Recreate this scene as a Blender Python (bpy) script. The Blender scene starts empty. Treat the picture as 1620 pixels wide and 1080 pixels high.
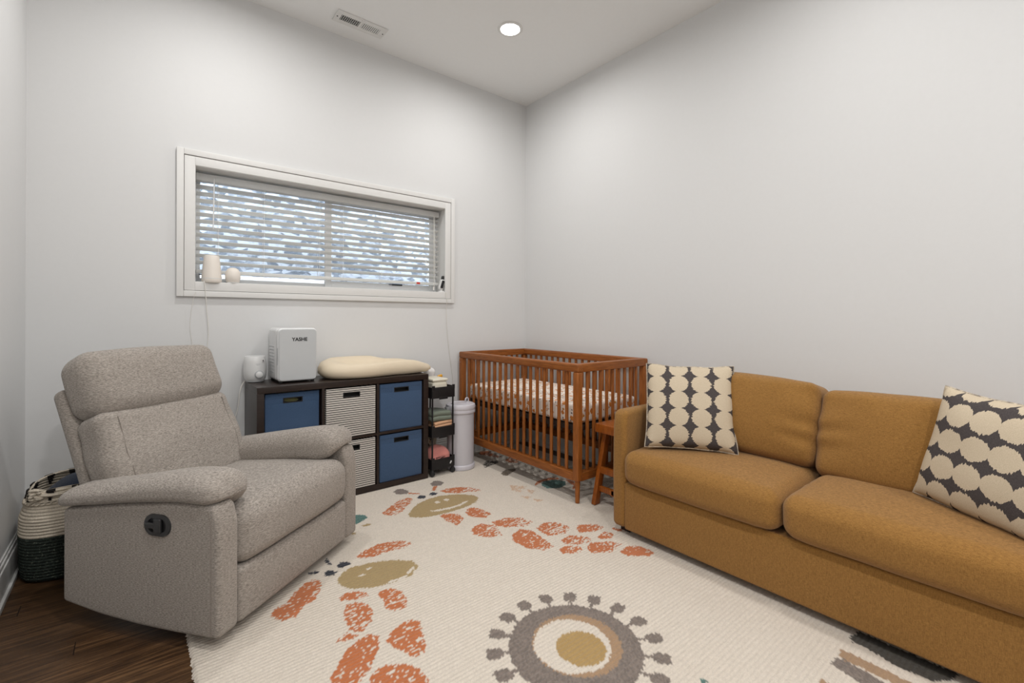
import bpy, math, random
import numpy as np
from mathutils import Vector, Matrix, Euler, noise as mnoise

random.seed(7); np.random.seed(7)
SC = bpy.context.scene
COL = SC.collection
PI = math.pi
R = math.radians

# ------------------------------------------------------------------ materials
class NT:
    """small wrapper for building shader node trees"""
    def __init__(s, name):
        s.m = bpy.data.materials.new(name); s.m.use_nodes = True
        s.t = s.m.node_tree; s.n = s.t.nodes; s.l = s.t.links
        s.b = s.n['Principled BSDF']; s.out = s.n['Material Output']
    def node(s, typ, **kw):
        nd = s.n.new(typ)
        for k, v in kw.items(): setattr(nd, k, v)
        return nd
    def put(s, sock, v):
        if isinstance(v, bpy.types.NodeSocket): s.l.new(v, sock)
        else: sock.default_value = v
    def coord(s, kind='Object', scale=(1, 1, 1), loc=(0, 0, 0), rot=(0, 0, 0)):
        tc = s.node('ShaderNodeTexCoord'); mp = s.node('ShaderNodeMapping')
        s.l.new(tc.outputs[kind], mp.inputs[0])
        mp.inputs[1].default_value = loc; mp.inputs[2].default_value = rot; mp.inputs[3].default_value = scale
        return mp.outputs[0]
    def noise(s, vec, scale=5, detail=3, rough=.55, dist=0, out='Fac'):
        nd = s.node('ShaderNodeTexNoise'); s.l.new(vec, nd.inputs['Vector'])
        nd.inputs['Scale'].default_value = scale; nd.inputs['Detail'].default_value = detail
        nd.inputs['Roughness'].default_value = rough; nd.inputs['Distortion'].default_value = dist
        return nd.outputs[out]
    def voro(s, vec, scale=5, feature='F1', out='Distance', rnd=1.0):
        nd = s.node('ShaderNodeTexVoronoi', feature=feature); s.l.new(vec, nd.inputs['Vector'])
        nd.inputs['Scale'].default_value = scale; nd.inputs['Randomness'].default_value = rnd
        return nd.outputs[out]
    def wave(s, vec, scale=5, dist=0, detail=2, dscale=1, axis='X', prof='SIN'):
        nd = s.node('ShaderNodeTexWave', bands_direction=axis, wave_profile=prof); s.l.new(vec, nd.inputs['Vector'])
        nd.inputs['Scale'].default_value = scale; nd.inputs['Distortion'].default_value = dist
        nd.inputs['Detail'].default_value = detail; nd.inputs['Detail Scale'].default_value = dscale
        return nd.outputs['Fac']
    def ramp(s, fac, stops, interp='LINEAR'):
        nd = s.node('ShaderNodeValToRGB'); s.put(nd.inputs[0], fac); cr = nd.color_ramp; cr.interpolation = interp
        while len(cr.elements) < len(stops): cr.elements.new(.5)
        for e, (p, c) in zip(cr.elements, stops):
            e.position = p; e.color = (*c, 1) if len(c) == 3 else c
        return nd.outputs[0]
    def math(s, op, a, b=0., c=None, clamp=False):
        nd = s.node('ShaderNodeMath', operation=op, use_clamp=clamp)
        s.put(nd.inputs[0], a); s.put(nd.inputs[1], b)
        if c is not None: s.put(nd.inputs[2], c)
        return nd.outputs[0]
    def mix(s, fac, a, b, blend='MIX'):
        nd = s.node('ShaderNodeMix', data_type='RGBA', blend_type=blend)
        s.put(nd.inputs[0], fac)
        s.put(nd.inputs[6], (*a, 1) if isinstance(a, tuple) and len(a) == 3 else a)
        s.put(nd.inputs[7], (*b, 1) if isinstance(b, tuple) and len(b) == 3 else b)
        return nd.outputs[2]
    def sep(s, vec):
        nd = s.node('ShaderNodeSeparateXYZ'); s.l.new(vec, nd.inputs[0]); return nd.outputs
    def bump(s, h, strength=.3, dist=.002):
        nd = s.node('ShaderNodeBump'); s.put(nd.inputs['Height'], h)
        nd.inputs['Strength'].default_value = strength; nd.inputs['Distance'].default_value = dist
        s.l.new(nd.outputs[0], s.b.inputs['Normal'])
    def done(s, col=None, rough=.6, metal=0, spec=None, sheen=0):
        if col is not None: s.put(s.b.inputs['Base Color'], (*col, 1) if isinstance(col, tuple) and len(col) == 3 else col)
        s.put(s.b.inputs['Roughness'], rough); s.b.inputs['Metallic'].default_value = metal
        if spec is not None: s.b.inputs['Specular IOR Level'].default_value = spec
        if sheen: s.b.inputs['Sheen Weight'].default_value = sheen; s.b.inputs['Sheen Roughness'].default_value = .6
        return s.m

def lin(r, g, b):
    f = lambda c: (c/12.92 if c <= .04045 else ((c+.055)/1.055)**2.4)
    return tuple(f(x/255) for x in (r, g, b))

def plain(name, rgb, rough=.5, metal=0, spec=None, grain=.04, gs=60, bump=.05):
    t = NT(name); v = t.coord(); n = t.noise(v, gs, 3)
    a = tuple(min(1, c*(1-grain)) for c in rgb); b = tuple(min(1, c*(1+grain)) for c in rgb)
    if bump: t.bump(n, bump, .001)
    return t.done(t.ramp(n, [(.3, a), (.7, b)]), rough, metal, spec)

def fabric(name, dark, light, sx=(350, 350, 350), bs=.35, soft=4, weave=900, fold=.0, sheen=.15):
    t = NT(name); v = t.coord(scale=sx)
    n = t.noise(v, 1, 4, .7)
    v2 = t.coord(); n2 = t.noise(v2, soft, 2)
    c = t.ramp(n, [(.32, dark), (.68, light)])
    c = t.mix(t.math('MULTIPLY', n2, .25), c, light)
    wv = t.noise(v2, weave, 2)
    h = t.math('ADD', t.math('MULTIPLY', n, .7), t.math('MULTIPLY', wv, .3))
    t.bump(h, bs, .002)
    return t.done(c, .92, 0, .15, sheen)

def wood(name, dark, mid, light, axis=(1, 1, 12), rough=.42, scale=9, spec=.35):
    t = NT(name); v = t.coord(scale=axis)
    n = t.noise(v, scale, 6, .6, .6)
    c = t.ramp(n, [(.28, dark), (.5, mid), (.74, light)])
    f = t.noise(v, scale*7, 3, .6)
    c = t.mix(t.math('MULTIPLY', f, .22), c, dark)
    t.bump(f, .08, .001)
    return t.done(c, rough, 0, spec)

M = {}
M['wall'] = plain('white_wall_paint', (.69, .692, .692), .62, 0, .25, .006, 40, .03)
M['wall_r'] = M['wall']
M['ceil'] = plain('ceiling_paint', (.84, .845, .84), .8, 0, .15, .006, 40, .03)
M['trim'] = plain('trim_paint', (.72, .715, .70), .38, 0, .4, .01, 30, .0)
M['vinyl'] = plain('white_vinyl', (.82, .83, .84), .35, 0, .4, .01, 30, .0)
M['slat'] = plain('blind_slat', (.80, .785, .76), .45, 0, .35, .01, 30, .0)
def slat():
    t = NT('blind_slat'); tr = t.node('ShaderNodeBsdfTranslucent'); tr.inputs[0].default_value = (.86, .86, .84, 1)
    mx = t.node('ShaderNodeMixShader'); mx.inputs[0].default_value = .55; t.l.new(t.b.outputs[0], mx.inputs[1]); t.l.new(tr.outputs[0], mx.inputs[2]); t.l.new(mx.outputs[0], t.out.inputs[0])
    return t.done((.88, .87, .85), .45, 0, .35)
M['slat'] = slat()
M['cord'] = plain('white_cord', (.72, .70, .66), .5)
M['white_pl'] = plain('white_plastic', (.72, .72, .715), .32, 0, .45, .01, 30, 0)
M['fridge_pl'] = plain('fridge_shell_plastic', (.74, .745, .75), .25, 0, .5, .008, 20, 0)
M['fridge_door'] = plain('fridge_door_face', (.53, .545, .555), .13, 0, .55, .008, 20, 0)
M['grey_pl'] = plain('grey_plastic', (.40, .41, .42), .35, 0, .4, .01, 30, 0)
M['black'] = plain('black_plastic', (.012, .012, .013), .4, 0, .4, .05, 40, .0)
M['charcoal'] = plain('charcoal_plastic', (.03, .03, .031), .35, 0, .4, .05, 40, .0)
M['dark_metal'] = plain('black_coated_metal', (.012, .011, .012), .42, 0, .4, .08, 60, .02)
M['cream_pl'] = plain('cream_plastic', (.70, .66, .55), .4, 0, .4, .01, 30, 0)
M['warm_white'] = plain('warm_white_plastic', (.80, .745, .68), .45, 0, .35, .01, 30, 0)
M['pail'] = plain('pale_lilac_grey_steel', (.58, .565, .60), .3, 0, .5, .01, 30, 0)
M['pail_lid'] = plain('pale_lilac_lid', (.62, .60, .645), .28, 0, .5, .01, 30, 0)
M['foam'] = plain('cream_foam', (.72, .615, .465), .5, 0, .3, .015, 15, .02)
M['red'] = plain('red_label', (.55, .03, .015), .5)
M['yellow'] = plain('yellow_plastic', (.75, .36, .02), .45)
M['tissue'] = plain('white_wrapper', (.75, .73, .72), .3, 0, .5, .03, 25, .3)
M['pinkprint'] = plain('pink_print', (.65, .28, .25), .4)
M['steel'] = plain('plated_steel', (.5, .5, .5), .3, .9)

# recliner: heathered taupe weave, threads run sideways
M['recl'] = fabric('heathered_taupe_fabric', lin(96, 90, 84), lin(180, 171, 162), (105, 105, 380), .45, 3)
M['recl_seam'] = fabric('taupe_piping', lin(104, 96, 90), lin(150, 141, 133), (300, 300, 300), .3, 3)
# sofa: mustard weave
def sofa_fabric():
    t = NT('mustard_woven_fabric'); v = t.coord()
    a = t.noise(t.coord(scale=(90, 90, 600)), 1, 3, .6); b = t.noise(t.coord(scale=(600, 600, 90)), 1, 3, .6)
    c0 = t.math('ADD', t.math('MULTIPLY', a, .5), t.math('MULTIPLY', b, .5))
    c = t.ramp(c0, [(.36, lin(114, 80, 35)), (.64, lin(161, 118, 62))])
    big = t.noise(v, 3, 3)
    c = t.mix(t.math('MULTIPLY', big, .22), c, lin(150, 106, 50))
    t.bump(c0, .35, .002)
    return t.done(c, .9, 0, .15, .12)
M['sofa'] = sofa_fabric()
M['crib'] = wood('warm_walnut_stain', lin(114, 63, 23), lin(148, 86, 36), lin(172, 106, 50), (14, 14, 1.2), .4)
M['crib_x'] = wood('warm_walnut_stain_rail', lin(108, 60, 22), lin(142, 82, 35), lin(167, 103, 49), (1.2, 14, 14), .4)
M['crib_y'] = wood('warm_walnut_stain_side_rail', lin(108, 60, 22), lin(142, 82, 35), lin(167, 103, 49), (14, 1.2, 14), .4)
M['stool'] = wood('orange_stained_wood', lin(112, 55, 14), lin(148, 80, 26), lin(172, 102, 40), (14, 14, 1.2), .3)
M['espresso'] = wood('espresso_laminate', lin(34, 25, 22), lin(43, 33, 29), lin(52, 41, 36), (1, 10, 10), .32, 6)
M['navy_bin'] = fabric('denim_blue_bin_fabric', lin(47, 68, 98), lin(72, 96, 128), (500, 500, 500), .2, 5, 900)
M['bin_hole'] = plain('black_grip_lining_and_shade', (.006, .006, .007), .7)

def striped():
    t = NT('white_black_striped_bin_fabric'); o = t.sep(t.coord())
    f = t.math('FRACT', t.math('MULTIPLY', o[2], 1/.0142))
    ln = t.math('LESS_THAN', f, .34)
    n = t.noise(t.coord(), 400, 3)
    w = t.ramp(n, [(.3, lin(190, 185, 178)), (.7, lin(222, 217, 210))])
    c = t.mix(ln, w, lin(40, 37, 36)); t.bump(n, .2, .001)
    return t.done(c, .9, 0, .15)
M['stripe'] = striped()

def ikat(name, cols, rows, w, h, ou=0.0, ov=0.0, swap=False):
    """columns of touching cream dots with ragged thread edges on charcoal"""
    t = NT(name); o = t.sep(t.coord())
    dark, cream = lin(84, 78, 77), lin(204, 189, 166)
    X_, Y_ = (o[1], o[0]) if swap else (o[0], o[1])
    u = t.math('ADD', t.math('MULTIPLY', t.math('ADD', X_, w/2), cols/w), ou)
    v = t.math('ADD', t.math('MULTIPLY', t.math('ADD', Y_, h/2), rows/h), ov)
    fu = t.math('SUBTRACT', t.math('FRACT', u), .5); fv = t.math('SUBTRACT', t.math('FRACT', v), .5)
    tv = t.node('ShaderNodeCombineXYZ'); t.put(tv.inputs[1], t.math('MULTIPLY', Y_, 170)); t.put(tv.inputs[0], t.math('MULTIPLY', t.math('FLOOR', t.math('MULTIPLY', u, 2)), 7.3))
    jit = t.math('MULTIPLY', t.math('SUBTRACT', t.noise(tv.outputs[0], 1, 1), .5), .34)
    au = t.math('ADD', t.math('ABSOLUTE', fu), t.math('MULTIPLY', jit, t.math('ADD', t.math('ABSOLUTE', fu), .25)))
    r2 = t.math('ADD', t.math('POWER', t.math('MAXIMUM', t.math('DIVIDE', au, .435), 0), 2.0), t.math('POWER', t.math('DIVIDE', t.math('ABSOLUTE', fv), .515), 2.0))
    ins = t.math('LESS_THAN', r2, 1.0)
    n = t.noise(t.coord(scale=(500, 300, 300)), 1, 3)
    cr = t.ramp(n, [(.3, lin(186, 171, 148)), (.7, cream)]); dk = t.ramp(n, [(.3, lin(66, 61, 61)), (.7, dark)])
    t.bump(n, .3, .001)
    return t.done(t.mix(ins, dk, cr), .92, 0, .12)
M['ikat_a'] = ikat('cream_dots_on_charcoal_fabric', 4, 5.15, .445, .455, 0, -.25)
M['ikat_b'] = ikat('cream_dots_on_charcoal_fabric_sideways', 4.35, 5.6, .43, .50, .1, .2, True)
M['pillow_piping'] = fabric('cream_and_charcoal_piping', lin(80, 74, 70), lin(214, 200, 178), (60, 60, 60), .2)

def sheet_mat():
    t = NT('floral_crib_sheet'); v = t.coord()
    base = lin(236, 226, 216)
    c = t.mix(0., base, base)
    for sc, th, colr, lo in ((17, .27, lin(200, 128, 66), (0, 0, 0)), (25, .24, lin(216, 168, 130), (.3, .1, .2)), (32, .19, lin(118, 108, 100), (.7, .4, .1)), (22, .19, lin(186, 134, 70), (.1, .8, .5))):
        vv = t.coord(loc=lo); wob = t.noise(vv, 75, 2)
        d = t.math('ADD', t.voro(vv, sc), t.math('MULTIPLY', t.math('SUBTRACT', wob, .5), .34))
        c = t.mix(t.math('LESS_THAN', d, th), c, colr)
    return t.done(c, .9, 0, .15)
M['sheet'] = sheet_mat()

def floor_mat():
    t = NT('dark_stained_oak_planks')
    o = t.sep(t.coord())
    py = t.math('DIVIDE', o[1], .085); row = t.math('FLOOR', py); fy = t.math('FRACT', py)
    px = t.math('DIVIDE', t.math('ADD', o[0], t.math('MULTIPLY', t.math('SINE', t.math('MULTIPLY', row, 12.99)), .7)), .95)
    colx = t.math('FLOOR', px); fx = t.math('FRACT', px)
    cid = t.node('ShaderNodeCombineXYZ'); t.put(cid.inputs[0], row); t.put(cid.inputs[1], colx)
    wn = t.node('ShaderNodeTexWhiteNoise', noise_dimensions='2D'); t.l.new(cid.outputs[0], wn.inputs[0])
    rnd = wn.outputs['Value']
    gv = t.node('ShaderNodeCombineXYZ'); t.put(gv.inputs[0], t.math('MULTIPLY', o[0], 1.6)); t.put(gv.inputs[1], t.math('ADD', t.math('MULTIPLY', o[1], 26), t.math('MULTIPLY', rnd, 50)))
    g = t.noise(gv.outputs[0], 2.2, 6, .62, 1.1)
    c = t.ramp(g, [(.3, lin(44, 30, 19)), (.5, lin(80, 57, 37)), (.7, lin(122, 91, 62))])
    c = t.mix(t.math('MULTIPLY', rnd, .4), c, lin(56, 40, 27))
    gap = t.math('MAXIMUM', t.math('LESS_THAN', fy, .022), t.math('LESS_THAN', fx, .003))
    c = t.mix(gap, c, lin(16, 10, 6))
    t.bump(g, .1, .001)
    return t.done(c, .38, 0, .35)
M['floor'] = floor_mat()

def rug_mat():
    t = NT('cream_tufted_rug_with_motifs')
    at = t.node('ShaderNodeAttribute', attribute_name='pattern')
    o = t.sep(t.coord()); n = t.noise(t.coord(), 260, 4, .7); big = t.noise(t.coord(), 2.2, 3)
    w = t.math('SINE', t.math('ADD', t.math('MULTIPLY', o[1], 2*PI/.0165), t.math('MULTIPLY', t.noise(t.coord(), 14, 2), 3)))
    c = t.mix(t.ramp(n, [(.25, (.38, .38, .38)), (.7, (0, 0, 0))]), at.outputs['Color'], lin(150, 138, 124), 'MULTIPLY')
    c = t.mix(t.math('MULTIPLY', big, .12), c, lin(196, 180, 160), 'MULTIPLY')
    h = t.math('ADD', t.math('MULTIPLY', w, .22), t.math('MULTIPLY', n, .8))
    t.bump(h, .8, .005)
    return t.done(c, .97, 0, .08, .2)
M['rug'] = rug_mat()

def rope(name, a, b, per=.0135, fleck=None):
    t = NT(name); o = t.sep(t.coord()); n = t.noise(t.coord(scale=(1, 1, 1)), 180, 3, .7)
    w = t.math('ABSOLUTE', t.math('SINE', t.math('MULTIPLY', o[2], PI/per)))
    c = t.ramp(n, [(.3, a), (.7, b)])
    c = t.mix(t.ramp(w, [(0, (.6, .6, .6)), (.35, (0, 0, 0))]), c, tuple(x*.45 for x in a))
    if fleck:
        fn = t.noise(t.coord(scale=(1, 1, 1.4)), 110, 2, .6)
        c = t.mix(t.ramp(fn, [(.60, (0, 0, 0)), (.68, (.8, .8, .8))]), c, fleck)
    t.bump(t.math('ADD', w, t.math('MULTIPLY', n, .4)), .8, .004)
    return t.done(c, .9, 0, .15)
M['rope_cream'] = rope('cream_cotton_rope', lin(196, 184, 166), lin(228, 217, 200))
M['rope_dark'] = rope('charcoal_green_rope', lin(34, 40, 37), lin(58, 66, 60), .0135, lin(112, 118, 106))
M['rope_black'] = rope('black_rope_accent', lin(30, 28, 28), lin(58, 54, 52))
M['navy_cloth'] = fabric('dark_navy_knit', lin(34, 40, 54), lin(58, 66, 82), (220, 220, 220), .5)
M['sage'] = fabric('sage_green_cotton', lin(92, 102, 92), lin(134, 142, 128), (300, 300, 300), .3)
M['peach'] = fabric('peach_cotton', lin(190, 140, 105), lin(226, 182, 146), (300, 300, 300), .3)
M['olive'] = fabric('olive_cotton', lin(96, 96, 60), lin(132, 130, 90), (300, 300, 300), .3)
M['pink'] = fabric('coral_pink_cotton', lin(196, 118, 112), lin(226, 152, 142), (300, 300, 300), .3)
M['teal_cloth'] = fabric('dark_teal_cotton', lin(44, 62, 66), lin(74, 96, 98), (300, 300, 300), .3)
M['orange_cloth'] = fabric('orange_cotton', lin(190, 110, 50), lin(220, 150, 80), (300, 300, 300), .3)
def print_cloth():
    t = NT('cream_cloth_with_dark_print'); v = t.coord(); wob = t.noise(v, 60, 2)
    d = t.math('ADD', t.voro(v, 22), t.math('MULTIPLY', wob, .3)); d2 = t.math('ADD', t.voro(t.coord(loc=(.4, .2, .1)), 18), t.math('MULTIPLY', wob, .3))
    c = t.mix(t.math('LESS_THAN', d, .44), lin(206, 194, 176), lin(58, 50, 46)); c = t.mix(t.math('LESS_THAN', d2, .38), c, lin(150, 100, 60))
    return t.done(c, .9, 0, .15)
M['printed'] = print_cloth()

def emis(name, col, st):
    t = NT(name); e = t.node('ShaderNodeEmission'); e.inputs[0].default_value = (*col, 1); e.inputs[1].default_value = st
    t.l.new(e.outputs[0], t.out.inputs[0]); return t.m
M['lamp'] = emis('lit_downlight_lens', (1, .965, .91), 14)

def glass():
    t = NT('window_pane_glass'); tr = t.node('ShaderNodeBsdfTransparent'); gl = t.node('ShaderNodeBsdfGlossy'); gl.inputs['Roughness'].default_value = .02
    fr = t.node('ShaderNodeFresnel'); fr.inputs[0].default_value = 1.45; mx = t.node('ShaderNodeMixShader')
    t.l.new(fr.outputs[0], mx.inputs[0]); t.l.new(tr.outputs[0], mx.inputs[1]); t.l.new(gl.outputs[0], mx.inputs[2]); t.l.new(mx.outputs[0], t.out.inputs[0]); return t.m
M['glass'] = glass()
def stone():
    t = NT('grey_white_rubble_stone'); v = t.coord(scale=(1, 1, 1.7)); wob = t.noise(v, 7, 4, .7)
    d = t.voro(v, 17, 'F1', 'Color'); s = t.sep(d)
    n = t.noise(v, 26, 5, .7)
    f = t.math('ADD', t.math('MULTIPLY', s[0], .55), t.math('MULTIPLY', n, .55))
    c = t.ramp(f, [(.34, lin(84, 92, 101)), (.50, lin(116, 124, 134)), (.64, lin(152, 160, 170))])
    t.bump(f, .6, .02)
    return t.done(c, .9, 0, .1)
M['stone'] = stone()
M['ground'] = plain('grey_gravel', (.4, .41, .43), .9, 0, .1, .3, 30, .4)
M['mattress_dark'] = plain('dark_support_board', lin(40, 27, 20), .7)
M['vent_dark'] = plain('black_slot_shade_and_screws', (.02, .02, .019), .6)

# ------------------------------------------------------------------ mesh tools
def axis_samples(h, r, n, arc):
    c = list(np.linspace(-(h-r), h-r, n+1))
    a = [h-r + r*math.tan(PI/4*k/arc) for k in range(1, arc+1)] if r > 0 else []
    return np.array([-x for x in reversed(a)] + c + a)

def rbox_geo(size, r=.004, n=(1, 1, 1), arc=2, fn=None):
    h = np.array(size)/2.; r = min(r, *(h*.999))
    S = [axis_samples(h[i], r, n[i], arc) for i in range(3)]
    V = []; F = []; base = 0
    for ax in range(3):
        a, b = (ax+1) % 3, (ax+2) % 3
        A, B = np.meshgrid(S[a], S[b], indexing='ij')
        for sg in (-1, 1):
            P = np.zeros(A.shape+(3,)); P[..., a] = A; P[..., b] = B; P[..., ax] = sg*h[ax]
            na, nb = A.shape; V.append(P.reshape(-1, 3))
            idx = np.arange(na*nb).reshape(na, nb)+base; base += na*nb
            q = np.stack([idx[:-1, :-1], idx[1:, :-1], idx[1:, 1:], idx[:-1, 1:]], -1).reshape(-1, 4)
            if sg < 0: q = q[:, ::-1]
            F.append(q)
    V = np.concatenate(V); F = np.concatenate(F)
    _, first, inv = np.unique(np.round(V, 6), axis=0, return_index=True, return_inverse=True)
    V = V[first]; F = np.asarray(inv).reshape(-1)[F]
    if r > 0:
        I = np.clip(V, -(h-r), h-r); D = V-I; L = np.linalg.norm(D, axis=1, keepdims=True); L[L == 0] = 1
        V = I + D/L*r
    if fn is not None: V = fn(V)
    return V, F

class MB:
    def __init__(s): s.v = []; s.f = []; s.mi = []; s.nv = 0
    def add(s, V, F, mi=0, mat=None):
        V = np.asarray(V, float)
        if mat is not None:
            m = np.array(mat); V = V @ m[:3, :3].T + m[:3, 3]
        s.v.append(V)
        for f in F: s.f.append(tuple(int(i)+s.nv for i in f)); s.mi.append(mi)
        s.nv += len(V); return s
    def box(s, c, size, r=.003, rot=None, n=(1, 1, 1), arc=2, fn=None, mi=0):
        V, F = rbox_geo(size, r, n, arc, fn)
        m = Matrix.Translation(c)
        if rot: m = m @ Euler(rot).to_matrix().to_4x4()
        return s.add(V, F, mi, m)
    def span(s, x0, x1, y0, y1, z0, z1, r=.003, mi=0, **k):
        return s.box(((x0+x1)/2, (y0+y1)/2, (z0+z1)/2), (abs(x1-x0), abs(y1-y0), abs(z1-z0)), r, mi=mi, **k)
    def tube(s, pts, rad, seg=10, mi=0, cap=True, closed=False):
        P = [Vector(p) for p in pts]; n = len(P); rads = rad if isinstance(rad, (list, tuple)) else [rad]*n
        V = []; F = []; up = None
        for i, p in enumerate(P):
            if closed: t = (P[(i+1) % n]-P[i-1]).normalized()
            else: t = (P[min(i+1, n-1)]-P[max(i-1, 0)]).normalized()
            if up is None:
                up = Vector((0, 0, 1)) if abs(t.z) < .9 else Vector((1, 0, 0))
            up = (up-t*up.dot(t)).normalized(); sd = t.cross(up)
            for k in range(seg):
                a = 2*PI*k/seg; V.append(tuple(p+(up*math.cos(a)+sd*math.sin(a))*rads[i]))
        m = n if closed else n-1
        for i in range(m):
            for k in range(seg):
                a = i*seg+k; b = i*seg+(k+1) % seg; j = ((i+1) % n)*seg
                F.append((a, j+k, j+(k+1) % seg, b))
        if cap and not closed:
            F.append(tuple(range(seg))); F.append(tuple(reversed(range((n-1)*seg, n*seg))))
        return s.add(V, F, mi)
    def lathe(s, prof, c=(0, 0, 0), seg=32, mi=0, mat=None, sx=1, sy=1, mif=None):
        V = []; F = []
        for (r, z) in prof:
            for k in range(seg):
                a = 2*PI*k/seg; V.append((c[0]+r*math.cos(a)*sx, c[1]+r*math.sin(a)*sy, c[2]+z))
        n = len(prof)
        for i in range(n-1):
            for k in range(seg):
                F.append((i*seg+k, i*seg+(k+1) % seg, (i+1)*seg+(k+1) % seg, (i+1)*seg+k))
        if prof[0][0] > 1e-6: F.append(tuple(reversed(range(seg))))
        if prof[-1][0] > 1e-6: F.append(tuple(range((n-1)*seg, n*seg)))
        return s.add(V, F, mi, mat)
    def build(s, name, mats, parent=None, world=True, sharp=40, smooth=True):
        V = np.concatenate(s.v)
        if parent is not None and world: V = V-np.array(parent['_o'])
        me = bpy.data.meshes.new(name); me.from_pydata(V.tolist(), [], s.f); me.update()
        mats = mats if isinstance(mats, (list, tuple)) else [mats]
        for m in mats: me.materials.append(m)
        if len(mats) > 1: me.polygons.foreach_set('material_index', s.mi)
        if smooth:
            me.polygons.foreach_set('use_smooth', [True]*len(me.polygons)); me.set_sharp_from_angle(angle=R(sharp))
        o = bpy.data.objects.new(name, me); COL.objects.link(o)
        if parent is not None: o.parent = parent; o['_o'] = parent['_o']
        else: o['_o'] = (0., 0., 0.)
        return o

def tag(o, label, cat, group=None):
    o['label'] = label; o['category'] = cat
    if group: o['group'] = group
    return o
def thing(name, label, cat, loc=(0, 0, 0), rotz=0, group=None):
    o = bpy.data.objects.new(name, None); COL.objects.link(o); o.empty_display_size = .1
    o.location = loc; o.rotation_euler = (0, 0, rotz); o['_o'] = tuple(float(v) for v in loc)
    return tag(o, label, cat, group)
def solo(mb, name, mat, label, cat, origin=None, group=None, **k):
    """a thing that is one mesh; its origin is moved to its base"""
    o = mb.build(name, mat, **k)
    V = np.concatenate(mb.v)
    if origin is None: origin = ((V[:, 0].min()+V[:, 0].max())/2, (V[:, 1].min()+V[:, 1].max())/2, V[:, 2].min())
    o.data.transform(Matrix.Translation(-Vector(origin))); o.location = origin; o['_o'] = tuple(float(v) for v in origin)
    return tag(o, label, cat, group)
def struct(o): o['kind'] = 'structure'; return o

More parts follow.
